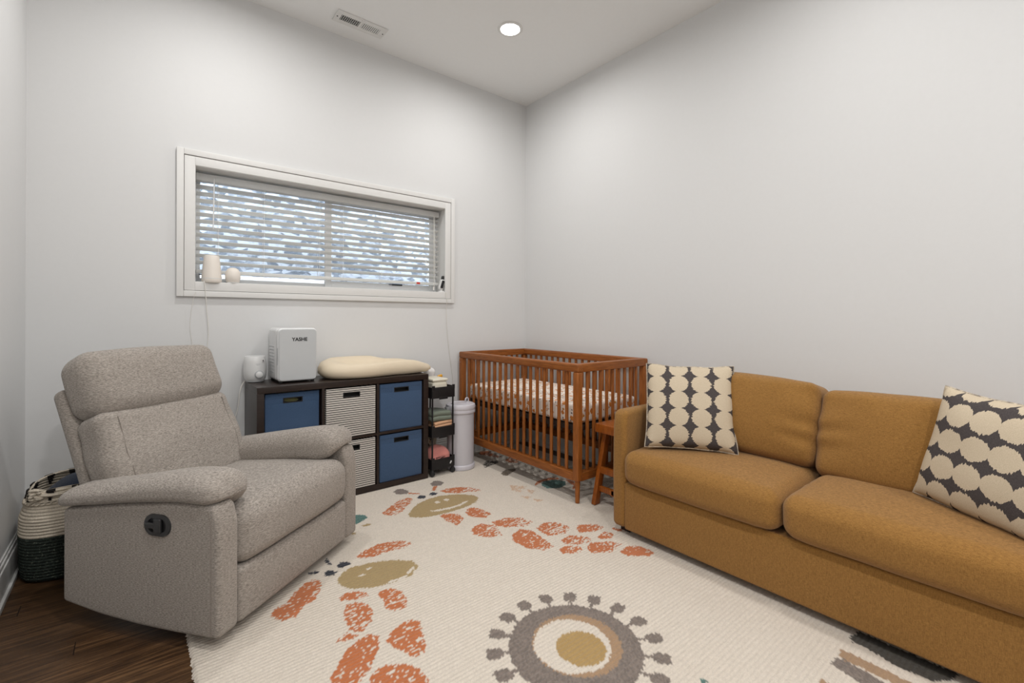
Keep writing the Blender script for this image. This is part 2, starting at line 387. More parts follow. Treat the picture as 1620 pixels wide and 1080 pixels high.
def wob(V, amp, sc, seed=0., axes=(1, 1, 1)):
    out = V.copy()
    for i, p in enumerate(V):
        n = mnoise.noise_vector(Vector((p[0]*sc[0]+seed, p[1]*sc[1]+seed*1.7, p[2]*sc[2]-seed)))
        out[i] += np.array((n.x*axes[0], n.y*axes[1], n.z*axes[2]))*amp
    return out
RUG = [["gray",0,[[-1.576,-0.486],[-1.537,-0.456],[-1.502,-0.474],[-1.488,-0.536],[-1.521,-0.578],[-1.578,-0.542]]],
["orange",0.1,[[-1.506,-0.56],[-1.449,-0.62],[-1.456,-0.633],[-1.51,-0.581]]],
["gray",0,[[-1.309,-0.501],[-1.26,-0.469],[-1.224,-0.492],[-1.218,-0.541],[-1.267,-0.577],[-1.318,-0.548]]],
["orange",0,[[-1.311,-0.559],[-1.291,-0.575],[-1.344,-0.636],[-1.364,-0.624]]],
["navy",0,[[-1.501,-0.678],[-1.471,-0.651],[-1.442,-0.667],[-1.446,-0.703],[-1.468,-0.714],[-1.501,-0.696]]],
["navy",0,[[-1.402,-0.663],[-1.369,-0.65],[-1.353,-0.692],[-1.377,-0.711],[-1.414,-0.697]]],
["orange",0.45,[[-1.782,-0.768],[-1.732,-0.728],[-1.68,-0.686],[-1.602,-0.644],[-1.551,-0.638],[-1.528,-0.666],[-1.565,-0.726],[-1.625,-0.764],[-1.656,-0.805],[-1.726,-0.835],[-1.76,-0.816]]],
["orange",0.35,[[-1.325,-0.665],[-1.277,-0.653],[-1.197,-0.679],[-1.134,-0.721],[-1.112,-0.784],[-1.091,-0.831],[-1.133,-0.824],[-1.202,-0.793],[-1.255,-0.77],[-1.305,-0.721]]],
["khaki",0,[[-1.664,-0.877],[-1.594,-0.805],[-1.53,-0.763],[-1.449,-0.738],[-1.369,-0.741],[-1.289,-0.772],[-1.23,-0.815],[-1.187,-0.872],[-1.19,-0.926],[-1.239,-0.968],[-1.315,-0.994],[-1.412,-0.999],[-1.517,-0.995],[-1.593,-0.977],[-1.647,-0.943],[-1.67,-0.911]]],
["cream",0,[[-1.447,-0.811],[-1.424,-0.803],[-1.416,-0.832],[-1.444,-0.843]]],
["cream",0,[[-1.383,-0.809],[-1.355,-0.804],[-1.349,-0.836],[-1.376,-0.845]]],
["cream",0,[[-1.53,-0.905],[-1.508,-0.919],[-1.433,-0.933],[-1.362,-0.939],[-1.291,-0.918],[-1.268,-0.918],[-1.28,-0.936],[-1.341,-0.956],[-1.419,-0.961],[-1.5,-0.945],[-1.533,-0.925]]],
["orange",0.3,[[-1.522,-1.013],[-1.486,-1.003],[-1.451,-1.023],[-1.422,-1.062],[-1.436,-1.135],[-1.468,-1.153],[-1.514,-1.18],[-1.52,-1.126],[-1.531,-1.088]]],
["orange",0.3,[[-1.377,-1.059],[-1.333,-1.021],[-1.297,-1.033],[-1.274,-1.093],[-1.27,-1.175],[-1.326,-1.2],[-1.378,-1.151],[-1.389,-1.104]]],
["teal",0,[[-1.908,-0.69],[-1.874,-0.709],[-1.862,-0.757],[-1.893,-0.784],[-1.939,-0.813],[-1.979,-0.802],[-1.934,-0.677]]],
["khaki",0,[[-1.936,-0.85],[-1.904,-0.837],[-1.882,-0.858],[-1.895,-0.876],[-1.93,-0.866]]],
["khaki",0,[[-2.011,-0.89],[-1.988,-0.916],[-2.002,-0.93],[-2.02,-0.915]]],
["orange",0.4,[[-1.337,-1.266],[-1.238,-1.273],[-1.17,-1.327],[-1.145,-1.419],[-1.223,-1.426],[-1.314,-1.37],[-1.344,-1.312]]],
["orange",0.35,[[-1.481,-1.27],[-1.397,-1.242],[-1.341,-1.308],[-1.39,-1.438],[-1.459,-1.408],[-1.502,-1.333]]],
["orange",0.25,[[-1.343,-1.46],[-1.263,-1.437],[-1.221,-1.494],[-1.242,-1.602],[-1.254,-1.694],[-1.322,-1.688],[-1.375,-1.62],[-1.383,-1.519]]],
["orange",0.45,[[-1.19,-1.486],[-1.108,-1.459],[-1.046,-1.498],[-1.029,-1.597],[-1.111,-1.629],[-1.2,-1.59]]],
["orange",0.25,[[-1.016,-1.625],[-0.968,-1.605],[-0.897,-1.652],[-0.877,-1.719],[-0.967,-1.713],[-1.04,-1.671]]],
["orange",0.3,[[-1.001,-1.764],[-0.922,-1.749],[-0.901,-1.797],[-0.957,-1.821],[-1.006,-1.79]]],
["orange",0.4,[[-1.176,-1.67],[-1.108,-1.657],[-1.049,-1.71],[-1.05,-1.77],[-1.128,-1.767],[-1.196,-1.712]]],
["orange",0.35,[[-1.256,-1.734],[-1.209,-1.725],[-1.153,-1.761],[-1.164,-1.817],[-1.212,-1.816],[-1.274,-1.774]]],
["orange",0.35,[[-1.14,-1.814],[-1.085,-1.786],[-0.99,-1.833],[-0.966,-1.896],[-1.077,-1.918],[-1.155,-1.862]]],
["orange",0.15,[[-1.036,-1.938],[-0.955,-1.928],[-0.908,-1.971],[-0.904,-2.056],[-0.956,-2.055],[-1.037,-1.99]]],
["orange",0.2,[[-0.853,-1.744],[-0.824,-1.787],[-0.831,-1.821],[-0.875,-1.769]]],
["peach",0.5,[[-0.885,-0.873],[-0.806,-0.962],[-0.916,-1.024],[-0.936,-0.959]]],
["peach",0.4,[[-0.957,-1.062],[-0.899,-1.132],[-0.959,-1.138]]],
["peach",0.4,[[-0.922,-1.159],[-0.881,-1.214],[-0.94,-1.219]]],
["peach",0.5,[[-0.845,-1.007],[-0.813,-1.057],[-0.886,-1.096]]],
["teal",0.2,[[-1.687,-2.47],[-1.68,-2.495],[-1.685,-2.518],[-1.705,-2.501]]],
["teal",0.2,[[-1.491,-2.612],[-1.484,-2.641],[-1.51,-2.648],[-1.515,-2.633]]],
["orange",0.25,[[-2.511,-1.405],[-2.488,-1.362],[-2.447,-1.356],[-2.399,-1.301],[-2.341,-1.246],[-2.301,-1.24],[-2.28,-1.279],[-2.295,-1.327],[-2.346,-1.398],[-2.392,-1.413],[-2.434,-1.466],[-2.483,-1.462]]],
["khaki",0,[[-2.225,-1.316],[-2.191,-1.272],[-2.14,-1.247],[-2.057,-1.261],[-1.966,-1.298],[-1.89,-1.368],[-1.887,-1.432],[-1.948,-1.483],[-2.031,-1.487],[-2.125,-1.463],[-2.2,-1.415],[-2.227,-1.359]]],
["cream",0,[[-2.137,-1.335],[-2.113,-1.327],[-2.111,-1.349],[-2.133,-1.351]]],
["cream",0,[[-2.084,-1.3],[-2.063,-1.294],[-2.063,-1.317],[-2.084,-1.317]]],
["cream",0,[[-2.052,-1.462],[-2.008,-1.469],[-1.957,-1.463],[-1.963,-1.477],[-2.009,-1.487],[-2.055,-1.478]]],
["cream",0,[[-1.958,-1.446],[-1.907,-1.419],[-1.909,-1.44],[-1.957,-1.463]]],
["navy",0,[[-2.251,-1.216],[-2.229,-1.201],[-2.199,-1.246],[-2.223,-1.266],[-2.254,-1.247]]],
["navy",0,[[-2.185,-1.193],[-2.162,-1.168],[-2.123,-1.191],[-2.13,-1.22],[-2.18,-1.22]]],
["navy",0,[[-2.309,-1.164],[-2.262,-1.187],[-2.267,-1.203],[-2.312,-1.184]]],
["navy",0,[[-2.215,-1.099],[-2.2,-1.096],[-2.198,-1.165],[-2.214,-1.162]]],
["orange",0.35,[[-2.082,-1.16],[-2.03,-1.134],[-1.948,-1.109],[-1.882,-1.13],[-1.806,-1.17],[-1.809,-1.21],[-1.852,-1.227],[-1.944,-1.213],[-2.009,-1.218],[-2.074,-1.19]]],
["orange",0.25,[[-2.264,-1.45],[-2.233,-1.434],[-2.187,-1.45],[-2.156,-1.489],[-2.164,-1.51],[-2.209,-1.508],[-2.26,-1.474]]],
["orange",0.35,[[-2.128,-1.525],[-2.096,-1.508],[-2.056,-1.526],[-2.038,-1.576],[-2.044,-1.64],[-2.075,-1.681],[-2.117,-1.672],[-2.143,-1.638],[-2.125,-1.589]]],
["orange",0.35,[[-2.282,-1.564],[-2.256,-1.516],[-2.215,-1.523],[-2.187,-1.565],[-2.183,-1.619],[-2.214,-1.678],[-2.264,-1.716],[-2.299,-1.687],[-2.297,-1.634],[-2.289,-1.594]]],
["orange",0.4,[[-2.362,-1.708],[-2.334,-1.691],[-2.308,-1.679],[-2.302,-1.696],[-2.272,-1.736],[-2.324,-1.725]]],
["orange",0.25,[[-2.431,-1.865],[-2.398,-1.832],[-2.346,-1.772],[-2.3,-1.75],[-2.251,-1.742],[-2.228,-1.777],[-2.247,-1.822],[-2.285,-1.878],[-2.322,-1.918],[-2.375,-1.95],[-2.443,-1.911]]],
["orange",0.25,[[-2.218,-1.815],[-2.18,-1.783],[-2.126,-1.76],[-2.091,-1.765],[-2.072,-1.803],[-2.092,-1.854],[-2.114,-1.929],[-2.141,-1.956],[-2.174,-1.953],[-2.187,-1.91],[-2.21,-1.862]]],
["orange",0.2,[[-2.339,-1.954],[-2.3,-1.927],[-2.254,-1.933],[-2.213,-1.962],[-2.187,-2.01],[-2.185,-2.078],[-2.219,-2.121],[-2.309,-2.086],[-2.351,-2.015]]],
["tan",0,[[-0.983,-2.863],[-0.974,-2.894],[-0.983,-3.082],[-1.03,-3.057],[-1.03,-2.869]]],
["gray",0,[[-1.047,-2.867],[-1.03,-2.884],[-1.043,-2.981],[-1.057,-3.022],[-1.119,-2.985],[-1.088,-2.868]]],
["dark",0,[[-0.874,-2.864],[-0.816,-2.876],[-0.811,-3.147],[-0.869,-3.134],[-0.918,-3.102],[-0.93,-3.009],[-0.906,-2.946],[-0.902,-2.867]]],
["tan",0,[[-1.189,-2.87],[-1.194,-2.899],[-1.242,-2.886],[-1.205,-2.864]]],
["teal",0,[[-0.69,-0.985],[-0.626,-0.955],[-0.555,-0.985],[-0.532,-1.062],[-0.57,-1.112],[-0.647,-1.128],[-0.722,-1.083],[-0.72,-1.023]]],
["orange",0.1,[[-0.745,-0.973],[-0.677,-0.931],[-0.558,-0.935],[-0.508,-0.975],[-0.534,-1.001],[-0.591,-0.97],[-0.668,-0.961],[-0.749,-0.991]]],
["orange",0.1,[[-0.487,-1.032],[-0.483,-1.101],[-0.538,-1.183],[-0.617,-1.217],[-0.541,-1.151],[-0.514,-1.057]]],
["browngray",0,[[-0.782,-0.642],[-0.707,-0.591],[-0.627,-0.616],[-0.648,-0.656],[-0.714,-0.677],[-0.78,-0.714],[-0.8,-0.68]]],
["dark",0.2,[[-0.771,-0.384],[-0.691,-0.323],[-0.619,-0.381],[-0.641,-0.426],[-0.743,-0.446],[-0.801,-0.459]]],
["orange",0.4,[[-0.629,-0.128],[-0.577,-0.073],[-0.497,-0.112],[-0.541,-0.243],[-0.513,-0.311],[-0.567,-0.313],[-0.602,-0.218]]],
["orange",0.4,[[-0.561,-0.405],[-0.475,-0.364],[-0.464,-0.482],[-0.522,-0.52],[-0.578,-0.476]]]]
# ------------------------------------------------------------------ room shell
H = 3.207; XL = -3.36; YF = -5.6; ZF = -.012
WX0, WX1, WZ0, WZ1 = -2.645, -.893, 1.375, 2.082          # window opening
b = MB(); b.span(XL-.15, .15, YF-.15, .2, ZF-.1, ZF, 0); struct(b.build('floor', M['floor']))
b = MB(); b.span(XL-.15, .15, YF-.15, .2, H, H+.12, 0); struct(b.build('ceiling', M['ceil']))
b = MB(); T = .2
b.span(XL-.15, WX0, 0, T, ZF, H, 0); b.span(WX1, .15, 0, T, ZF, H, 0)
b.span(WX0, WX1, 0, T, ZF, WZ0, 0); b.span(WX0, WX1, 0, T, WZ1, H, 0)
struct(b.build('wall_back', M['wall']))
b = MB(); b.span(0, .15, YF-.15, 0, ZF, H, 0); struct(b.build('wall_right', M['wall']))
b = MB(); b.span(XL-.15, XL, YF-.15, 0, ZF, H, 0); struct(b.build('wall_left', M['wall']))
b = MB(); b.span(XL, 0, YF-.15, YF, ZF, H, 0); struct(b.build('wall_front', M['wall']))
def baseboard(name, f):
    b = MB()
    f(b, .016, ZF, .118); f(b, .011, .116, .136); f(b, .006, .134, .15); f(b, .026, ZF, .012)
    struct(b.build(name, M['trim']))
baseboard('baseboard_back', lambda b, t, z0, z1: b.span(XL, 0, -t, 0, z0, z1, .003))
baseboard('baseboard_right', lambda b, t, z0, z1: b.span(-t, 0, YF, -.026, z0, z1, .003))
baseboard('baseboard_left', lambda b, t, z0, z1: b.span(XL, XL+t, YF, -.026, z0, z1, .003))
baseboard('baseboard_front', lambda b, t, z0, z1: b.span(XL+.026, -.026, YF, YF+t, z0, z1, .003))

# ------------------------------------------------------------------ window
win = bpy.data.objects.new('window_1', None); COL.objects.link(win); win.location = ((WX0+WX1)/2, 0, WZ0); win['_o'] = tuple(win.location); struct(win)
def frame(b, x0, x1, z0, z1, w, y0, y1, r=.002):
    b.span(x0, x0+w, y0, y1, z0, z1, r); b.span(x1-w, x1, y0, y1, z0, z1, r)
    b.span(x0+w, x1-w, y0, y1, z0, z0+w, r); b.span(x0+w, x1-w, y0, y1, z1-w, z1, r)
b = MB(); frame(b, -2.737, -.810, 1.289, 2.175, .036, -.022, 0, .003); b.build('casing_band', M['trim'], win)
b = MB(); frame(b, -2.6985, -.8485, 1.3275, 2.1365, .0535, -.017, 0, .002); b.build('casing', M['trim'], win)
b = MB(); frame(b, WX0-.003, WX1+.003, WZ0-.003, WZ1+.003, .005, -.012, .145, .001); b.build('jamb', M['trim'], win)
b = MB(); frame(b, WX0+.002, WX1-.002, WZ0+.002, WZ1-.002, .018, .145, .195, .003)
b.build('outer_frame', M['vinyl'], win)
for nm, x0, x1, y, sw in (('fixed', WX0+.020, -1.775, .172, .022), ('slide', -1.83, WX1-.020, .150, .045)):
    b = MB(); frame(b, x0, x1, WZ0+.020, WZ1-.020, sw, y, y+.02, .003); s = b.build('sash', M['vinyl'], win)
    b = MB(); b.span(x0+sw-.001, x1-sw+.001, y+.008, y+.012, WZ0+.019+sw, WZ1-.019-sw, 0); b.build('pane', M['glass'], s)
b = MB(); b.span(-1.30, -1.215, .138, .151, WZ0+.052, WZ0+.064, .002); b.tube([(-1.33, .144, WZ0+.058), (-1.30, .144, WZ0+.058)], .003, 6)
lt = b.build('sash_latch', M['charcoal'], win); lt['label'] = 'black latch on the lower sash rail'

# blind: head rail, slats, bottom rail, ladder cords, wand
bl = thing('window_blind', 'white horizontal slat blind lowered inside the window opening', 'blind', ((WX0+WX1)/2, .092, WZ1))
BX0, BX1 = WX0+.012, WX1-.012
b = MB(); b.span(BX0, BX1, .078, .134, 2.02, 2.066, .004); b.build('head_rail', M['slat'], bl)
b = MB(); frame_z = []
z = 1.985
while z > 1.475:
    frame_z.append(z); b.box(((BX0+BX1)/2, .105, z), (BX1-BX0-.006, .048, .0026), .001, (R(-21), 0, 0)); z -= .0432
b.build('slats', M['slat'], bl)
b = MB(); b.span(BX0+.002, BX1-.002, .083, .127, 1.442, 1.464, .004); br = b.build('bottom_rail', M['slat'], bl)
b = MB(); b.span(-1.115, -1.083, .0818, .0835, 1.445, 1.460, .0005); rl = b.build('warning_label', M['red'], br); rl['label'] = 'small red warning label'
for x in (BX0+.12, -2.25, -1.89, -1.72, -1.42, BX1-.12):
    b = MB()
    for yy in (.080, .130): b.tube([(x, yy, 2.02), (x, yy, 1.46)], .0012, 5)
    b.build('ladder_cord', M['cord'], bl)
b = MB(); b.tube([(-2.54, .054, 2.03), (-2.545, .05, 1.72)], .0035, 8); b.tube([(-2.54, .054, 2.03), (-2.54, .066, 2.04)], .002, 6); b.build('tilt_wand', M['white_pl'], bl)
b = MB(); b.tube([(-.97, .056, 2.03), (-.972, .05, 1.7), (-.975, .048, 1.42)], .0015, 6); b.tube([(-.966, .056, 2.03), (-.967, .05, 1.7), (-.966, .048, 1.41)], .0015, 6)
b.lathe([(0, 0), (.006, .003), (.004, .03), (0, .034)], (-.975, .048, 1.395), 10); b.build('pull_cord', M['cord'], bl)

# outside the window: a stone retaining wall and a strip of ground under the sky
b = MB(); b.span(-4.6, .9, 1.25, 1.6, .3, 2.75, .02, n=(1, 1, 1)); o = struct(b.build('trim_1', M['stone'])); o.name = 'wall_outside'
b = MB(); b.span(-4.6, .9, .62, .80, .95, 1.475, .01); struct(b.build('bright_strip_outside', M['vinyl']))  # white block added to give the bright strip below the blind
b = MB(); b.span(-4.6, .9, .22, 1.25, .85, .95, 0); o = struct(b.build('ground_outside', M['ground']))

# ------------------------------------------------------------------ ceiling
def downlight(x, y, label, lamp=True):
    t = thing('recessed_downlight', label, 'ceiling light', (x, y, H), 0, 'round recessed downlights in the ceiling')
    b = MB(); b.lathe([(.066, 0), (.069, -.006), (.083, -.007), (.088, -.003), (.088, 0)], (x, y, H), 48); b.build('trim_ring', M['trim'], t)
    b = MB(); b.lathe([(0, -.0035), (.06, -.0035), (.0665, -.003), (.0665, 0), (0, 0)], (x, y, H), 40); b.build('lens', M['lamp'], t)
    return t
LP = [(-.872, -.842), (-2.5, -.842), (-.872, -2.75), (-2.5, -2.75), (-.872, -4.6), (-2.5, -4.6)]
LAB = ['round lit recessed downlight in the ceiling near the room corner']
downlight(*LP[0], LAB[0])
def lamp(x, y, p, spread=174, size=.15, col=(1, .985, .962)):
    L = bpy.data.lights.new('downlight_beam', 'AREA'); L.shape = 'DISK'; L.size = size; L.energy = p; L.color = col; L.spread = R(spread)
    o = bpy.data.objects.new('downlight_beam', L); COL.objects.link(o); o.location = (x, y, H-.012); return o
PW = [11.6, 13.3, 8.8, 22.5, 19, 38]
for (x, y), p in zip(LP, PW): lamp(x, y, p)

v = thing('ceiling_vent', 'white metal air supply register with slotted louvres in the ceiling', 'vent', (-1.71, -.225, H))
b = MB(); x0, x1, y0, y1 = -1.885, -1.535, -.293, -.157
b.span(x0, x1, y0, y0+.036, H-.009, H, .003); b.span(x0, x1, y1-.036, y1, H-.009, H, .003)
b.span(x0, x0+.035, y0+.0355, y1-.0355, H-.0088, H, .001); b.span(x1-.045, x1, y0+.0355, y1-.0355, H-.0088, H, .001); b.span(-1.722, -1.706, y0+.0355, y1-.0355, H-.0088, H, .001)
b.build('face_plate', M['trim'], v)
b = MB(); b.span(x0+.03, x1-.04, y0+.03, y1-.03, H-.003, H-.0005, 0); b.build('slot_shade', M['vent_dark'], v)  # flat black sheet: the shade inside the slots, put in as colour
for xa, xb, ang in ((x0+.035, -1.722, 38), (-1.706, x1-.045, -30)):
    b = MB(); n = 10
    for k in range(n):
        b.box((xa+(xb-xa)*(k+.5)/n, -.225, H-.006), (.0026 if ang > 0 else .0085, .066, .0022 if ang > 0 else .004), .0004, (0, R(ang*.4), 0))
    if ang > 0:
        for yy in (-.243, -.224, -.206): b.span(xa, xb, yy-.0008, yy+.0008, H-.004, H-.003, 0)
    b.build('louvre_bank', M['trim'], v)
for sx in (x0+.014, x1-.016):
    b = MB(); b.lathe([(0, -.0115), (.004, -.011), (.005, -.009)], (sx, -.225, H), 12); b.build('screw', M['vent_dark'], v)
b = MB(); b.span(-1.725, -1.703, y0+.006, y0+.014, H-.016, H-.006, .002); b.build('damper_lever', M['trim'], v)

# ------------------------------------------------------------------ rug
def in_poly(X, Y, P):
    ins = np.zeros(X.shape, bool); n = len(P)
    for i in range(n):
        x1, y1 = P[i]; x2, y2 = P[(i+1) % n]
        if y1 == y2: continue
        c = ((Y < y1) != (Y < y2)) & (X < (x2-x1)*(Y-y1)/(y2-y1)+x1)
        ins ^= c
    return ins
RX0, RX1, RY0, RY1 = -2.775, -.135, -3.55, -.028
CS = .0065
nx, ny = int((RX1-RX0)/CS), int((RY1-RY0)/CS)
gx = np.linspace(RX0, RX1, nx); gy = np.linspace(RY0, RY1, ny)
X, Y = np.meshgrid(gx, gy, indexing='ij')
PAL = dict(cream=lin(231, 221, 208), orange=lin(200, 116, 66), gray=lin(132, 120, 112), navy=lin(40, 44, 58), khaki=lin(176, 152, 106), teal=lin(84, 124, 118), tan=lin(176, 144, 112), dark=lin(62, 54, 42), peach=lin(218, 186, 158), browngray=lin(112, 98, 80), gold=lin(184, 152, 96))
colr = np.zeros((nx, ny, 3)); colr[:] = PAL['cream']
rs = np.random.RandomState(3)
tuft = np.kron(rs.rand(nx//2+1, ny), np.ones((2, 1)))[:nx, :ny]      # clumps of worn pile
tuft = .6*tuft+.4*np.roll(tuft, 1, 0)
jx = np.round(rs.randn(nx, ny)*.0022, 4); jy = np.round(rs.randn(nx, ny)*.0022, 4)
for cname, sp, poly in RUG:
    P = np.array(poly); x0, y0 = P.min(0)-.02; x1, y1 = P.max(0)+.02
    i0, i1 = np.searchsorted(gx, [x0, x1]); j0, j1 = np.searchsorted(gy, [y0, y1])
    if i1 <= i0 or j1 <= j0: continue
    sl = (slice(i0, i1), slice(j0, j1))
    m = in_poly(X[sl]+jx[sl], Y[sl]+jy[sl], poly)
    if sp > 0:
        g = (X[sl]-P[:, 0].mean())/(np.ptp(P[:, 0])+1e-6)-(Y[sl]-P[:, 1].mean())/(np.ptp(P[:, 1])+1e-6)
        m &= tuft[sl] > sp*(.78+.75*np.clip(g, -.6, .7))
    colr[sl][m] = PAL[cname]
Xj, Yj = X+jx, Y+jy
def disc(cx, cy, r, c): colr[(Xj-cx)**2+(Yj-cy)**2 < r*r] = PAL[c]
disc(-1.703, -2.262, .237, 'gray')
for k in range(18):
    a = 2*PI*k/18+R(9); ca, sa = math.cos(a), math.sin(a)
    dx, dy = Xj+1.698, Yj+2.266; t_ = dx*ca+dy*sa; q_ = -dx*sa+dy*ca
    colr[(t_ > .2) & (t_ < .29) & (np.abs(q_) < .007)] = PAL['gray']
    colr[(np.abs(t_-.293) < .030) & (np.abs(q_) < .026) & (np.abs(t_-.293)+np.abs(q_) < .046)] = PAL['gray']
disc(-1.687, -2.256, .160, 'tan'); disc(-1.706, -2.250, .138, 'cream'); disc(-1.694, -2.283, .088, 'gold')
spk = 1+(rs.rand(nx, ny, 1)-.5)*np.where((colr < .25).all(-1, keepdims=True), .5, .10)
colr = np.clip(colr*spk, 0, 1)
edge = np.minimum.reduce([X-RX0, RX1-X, Y-RY0, RY1-Y])
Zr = -.0005-.010*np.clip(1-edge/.012, 0, 1)**2 - .0024*np.abs(np.sin(Y*PI/.0165)) + rs.randn(nx, ny)*.0004
Xe = X+np.where(edge < .004, rs.randn(nx, ny)*.003, 0)
V = np.stack([Xe, Y, Zr], -1).reshape(-1, 3)
idx = np.arange(nx*ny).reshape(nx, ny)
F = np.stack([idx[:-1, :-1], idx[1:, :-1], idx[1:, 1:], idx[:-1, 1:]], -1).reshape(-1, 4)
# underside rim
ring = np.concatenate([idx[:, 0], idx[-1, 1:], idx[-2::-1, -1], idx[0, -2:0:-1]])
Vb = V[ring].copy(); Vb[:, 2] = -.0118; k0 = len(V); nr = len(ring)
V = np.concatenate([V, Vb]); Fr = np.array([(ring[(i+1) % nr], ring[i], k0+i, k0+(i+1) % nr) for i in range(nr)])
F = np.concatenate([F, Fr])
me = bpy.data.meshes.new('area_rug'); me.from_pydata(V.tolist(), [], F.tolist()); me.update()
att = me.color_attributes.new('pattern', 'FLOAT_COLOR', 'POINT')
ca = np.ones((len(V), 4), np.float32); ca[:nx*ny, :3] = colr.reshape(-1, 3); ca[nx*ny:, :3] = PAL['cream']
att.data.foreach_set('color', ca.reshape(-1))
me.polygons.foreach_set('use_smooth', [True]*len(me.polygons)); me.materials.append(M['rug'])
rug = bpy.data.objects.new('area_rug', me); COL.objects.link(rug); rug['_o'] = (0., 0., 0.)
tag(rug, 'large cream tufted rug with orange leaves, smiling khaki ovals and a grey sun', 'rug')
# ------------------------------------------------------------------ sofa
SF = thing('sofa', 'mustard woven two seat sofa along the right wall', 'sofa', (-.47, -2.63, 0))
SX0, SX1, SY0, SY1 = -.885, -.045, -1.765, -3.495; AW = .085
def arm_fn(c):
    def fn(V):
        V = V.copy(); h = .312
        # front top corner rounded off, soft padding on the faces
        t = np.clip((V[:, 2]+h)/(2*h), 0, 1)
        V[:, 0] += .02*np.clip((V[:, 2]-h+.06)/.06, 0, 1)**2*(V[:, 0] < -.36)
        V[:, 1] += np.sign(V[:, 1])*.004*np.sin(t*PI)
        return V
    return fn
b = MB(); b.span(SX0, SX1, SY0-.002, SY0-AW, .036, .668, .028, n=(10, 1, 10), arc=4, fn=arm_fn(1)); b.build('arm', M['sofa'], SF)
b = MB(); b.span(SX0, SX1, SY1, SY1+AW, .036, .668, .028, n=(10, 1, 10), arc=4, fn=arm_fn(1)); b.build('arm', M['sofa'], SF)
b = MB(); b.span(SX0+.004, SX1, SY0-AW+.004, SY1+AW-.004, .034, .285, .012, n=(4, 8, 2), arc=3); b.build('base', M['sofa'], SF)
b = MB(); b.span(-.19, SX1, SY0-AW+.002, SY1+AW-.002, .28, .765, .04, arc=4); b.build('back_frame', M['sofa'], SF)
for yy in (SY0-.05, SY1+.05):
    for xx in (-.80, -.10):
        b = MB(); b.span(xx-.03, xx+.03, yy-.03, yy+.03, 0, .038, .004); b.build('foot', M['espresso'], SF)
def seat_fn(seed, hx, hy, hz):
    def fn(V):
        V = V.copy(); u = V[:, 0]/hx; w = V[:, 1]/hy; top = np.clip(V[:, 2]/hz, 0, 1); bot = np.clip(-V[:, 2]/hz, 0, 1)
        k = (1-u**2).clip(0)*(1-w**4).clip(0)
        V[:, 2] += top*.026*k
        V[:, 0] -= .012*(1-(V[:, 2]/hz)**2).clip(0)*(u < -.9)*(1-w**6)
        V[:, 2] += bot*.012*np.clip(np.abs(w)-.8, 0, 1)/.2*(u < -.5)
        # shallow pulled creases near the front corners
        V[:, 2] += top*.0035*np.sin(V[:, 0]*60+np.abs(w)*30)*np.clip(np.abs(w)-.72, 0, 1)/.28*(u < .2)
        return wob(V, .003, (5, 5, 5), seed)
    return fn
yc = [-2.2405, -3.0195]
for k, y in enumerate(yc):
    b = MB(); b.box((-.565, y, .372), (.70, .777, .178), .055, None, (14, 16, 3), 5, seat_fn(k*3.1, .35, .3885, .089)); b.build('seat_cushion', M['sofa'], SF)
def backc_fn(seed, hx, hy, hz, side):
    # x thickness, y width, z height; folds radiate from the gathered inner edge
    def fn(V):
        V = V.copy(); w = V[:, 1]/hy; s = V[:, 2]/hz; fr = np.clip(-V[:, 0]/hx, -1, 1)
        k = (1-w**2).clip(0)**.6*(1-s**2).clip(0)**.5
        V[:, 0] -= np.clip(fr, 0, 1)*.055*k
        V[:, 0] += np.clip(-fr, 0, 1)*.02*k
        V[:, 2] += .016*np.clip(s, 0, 1)*(1-w**2)
        e = np.clip((side*w-.55)/.45, 0, 1)
        fold = np.sin((V[:, 2]*58+side*w*4)+1.2*np.sin(V[:, 2]*23+seed))
        V[:, 0] -= .0075*e*fold*np.clip(fr+.3, 0, 1)
        V[:, 1] -= side*.012*e*np.abs(s)**3
        tt = np.clip((s-.55)/.45, 0, 1); V[:, 0] -= .006*tt*np.sin(V[:, 1]*34+seed*2)*np.clip(fr, 0, 1)
        return wob(V, .006, (4, 4, 4), seed)
    return fn
for k, (y, z, sd) in enumerate(((-2.236, .652, -1), (-3.012, .622, 1))):
    b = MB(); b.box((-.378, y, z), (.21, .782, .40), .045, (0, R(14), 0), (3, 24, 22), 5, backc_fn(k*5.3+1, .105, .386, .20, sd)); b.build('back_cushion', M['sofa'], SF)

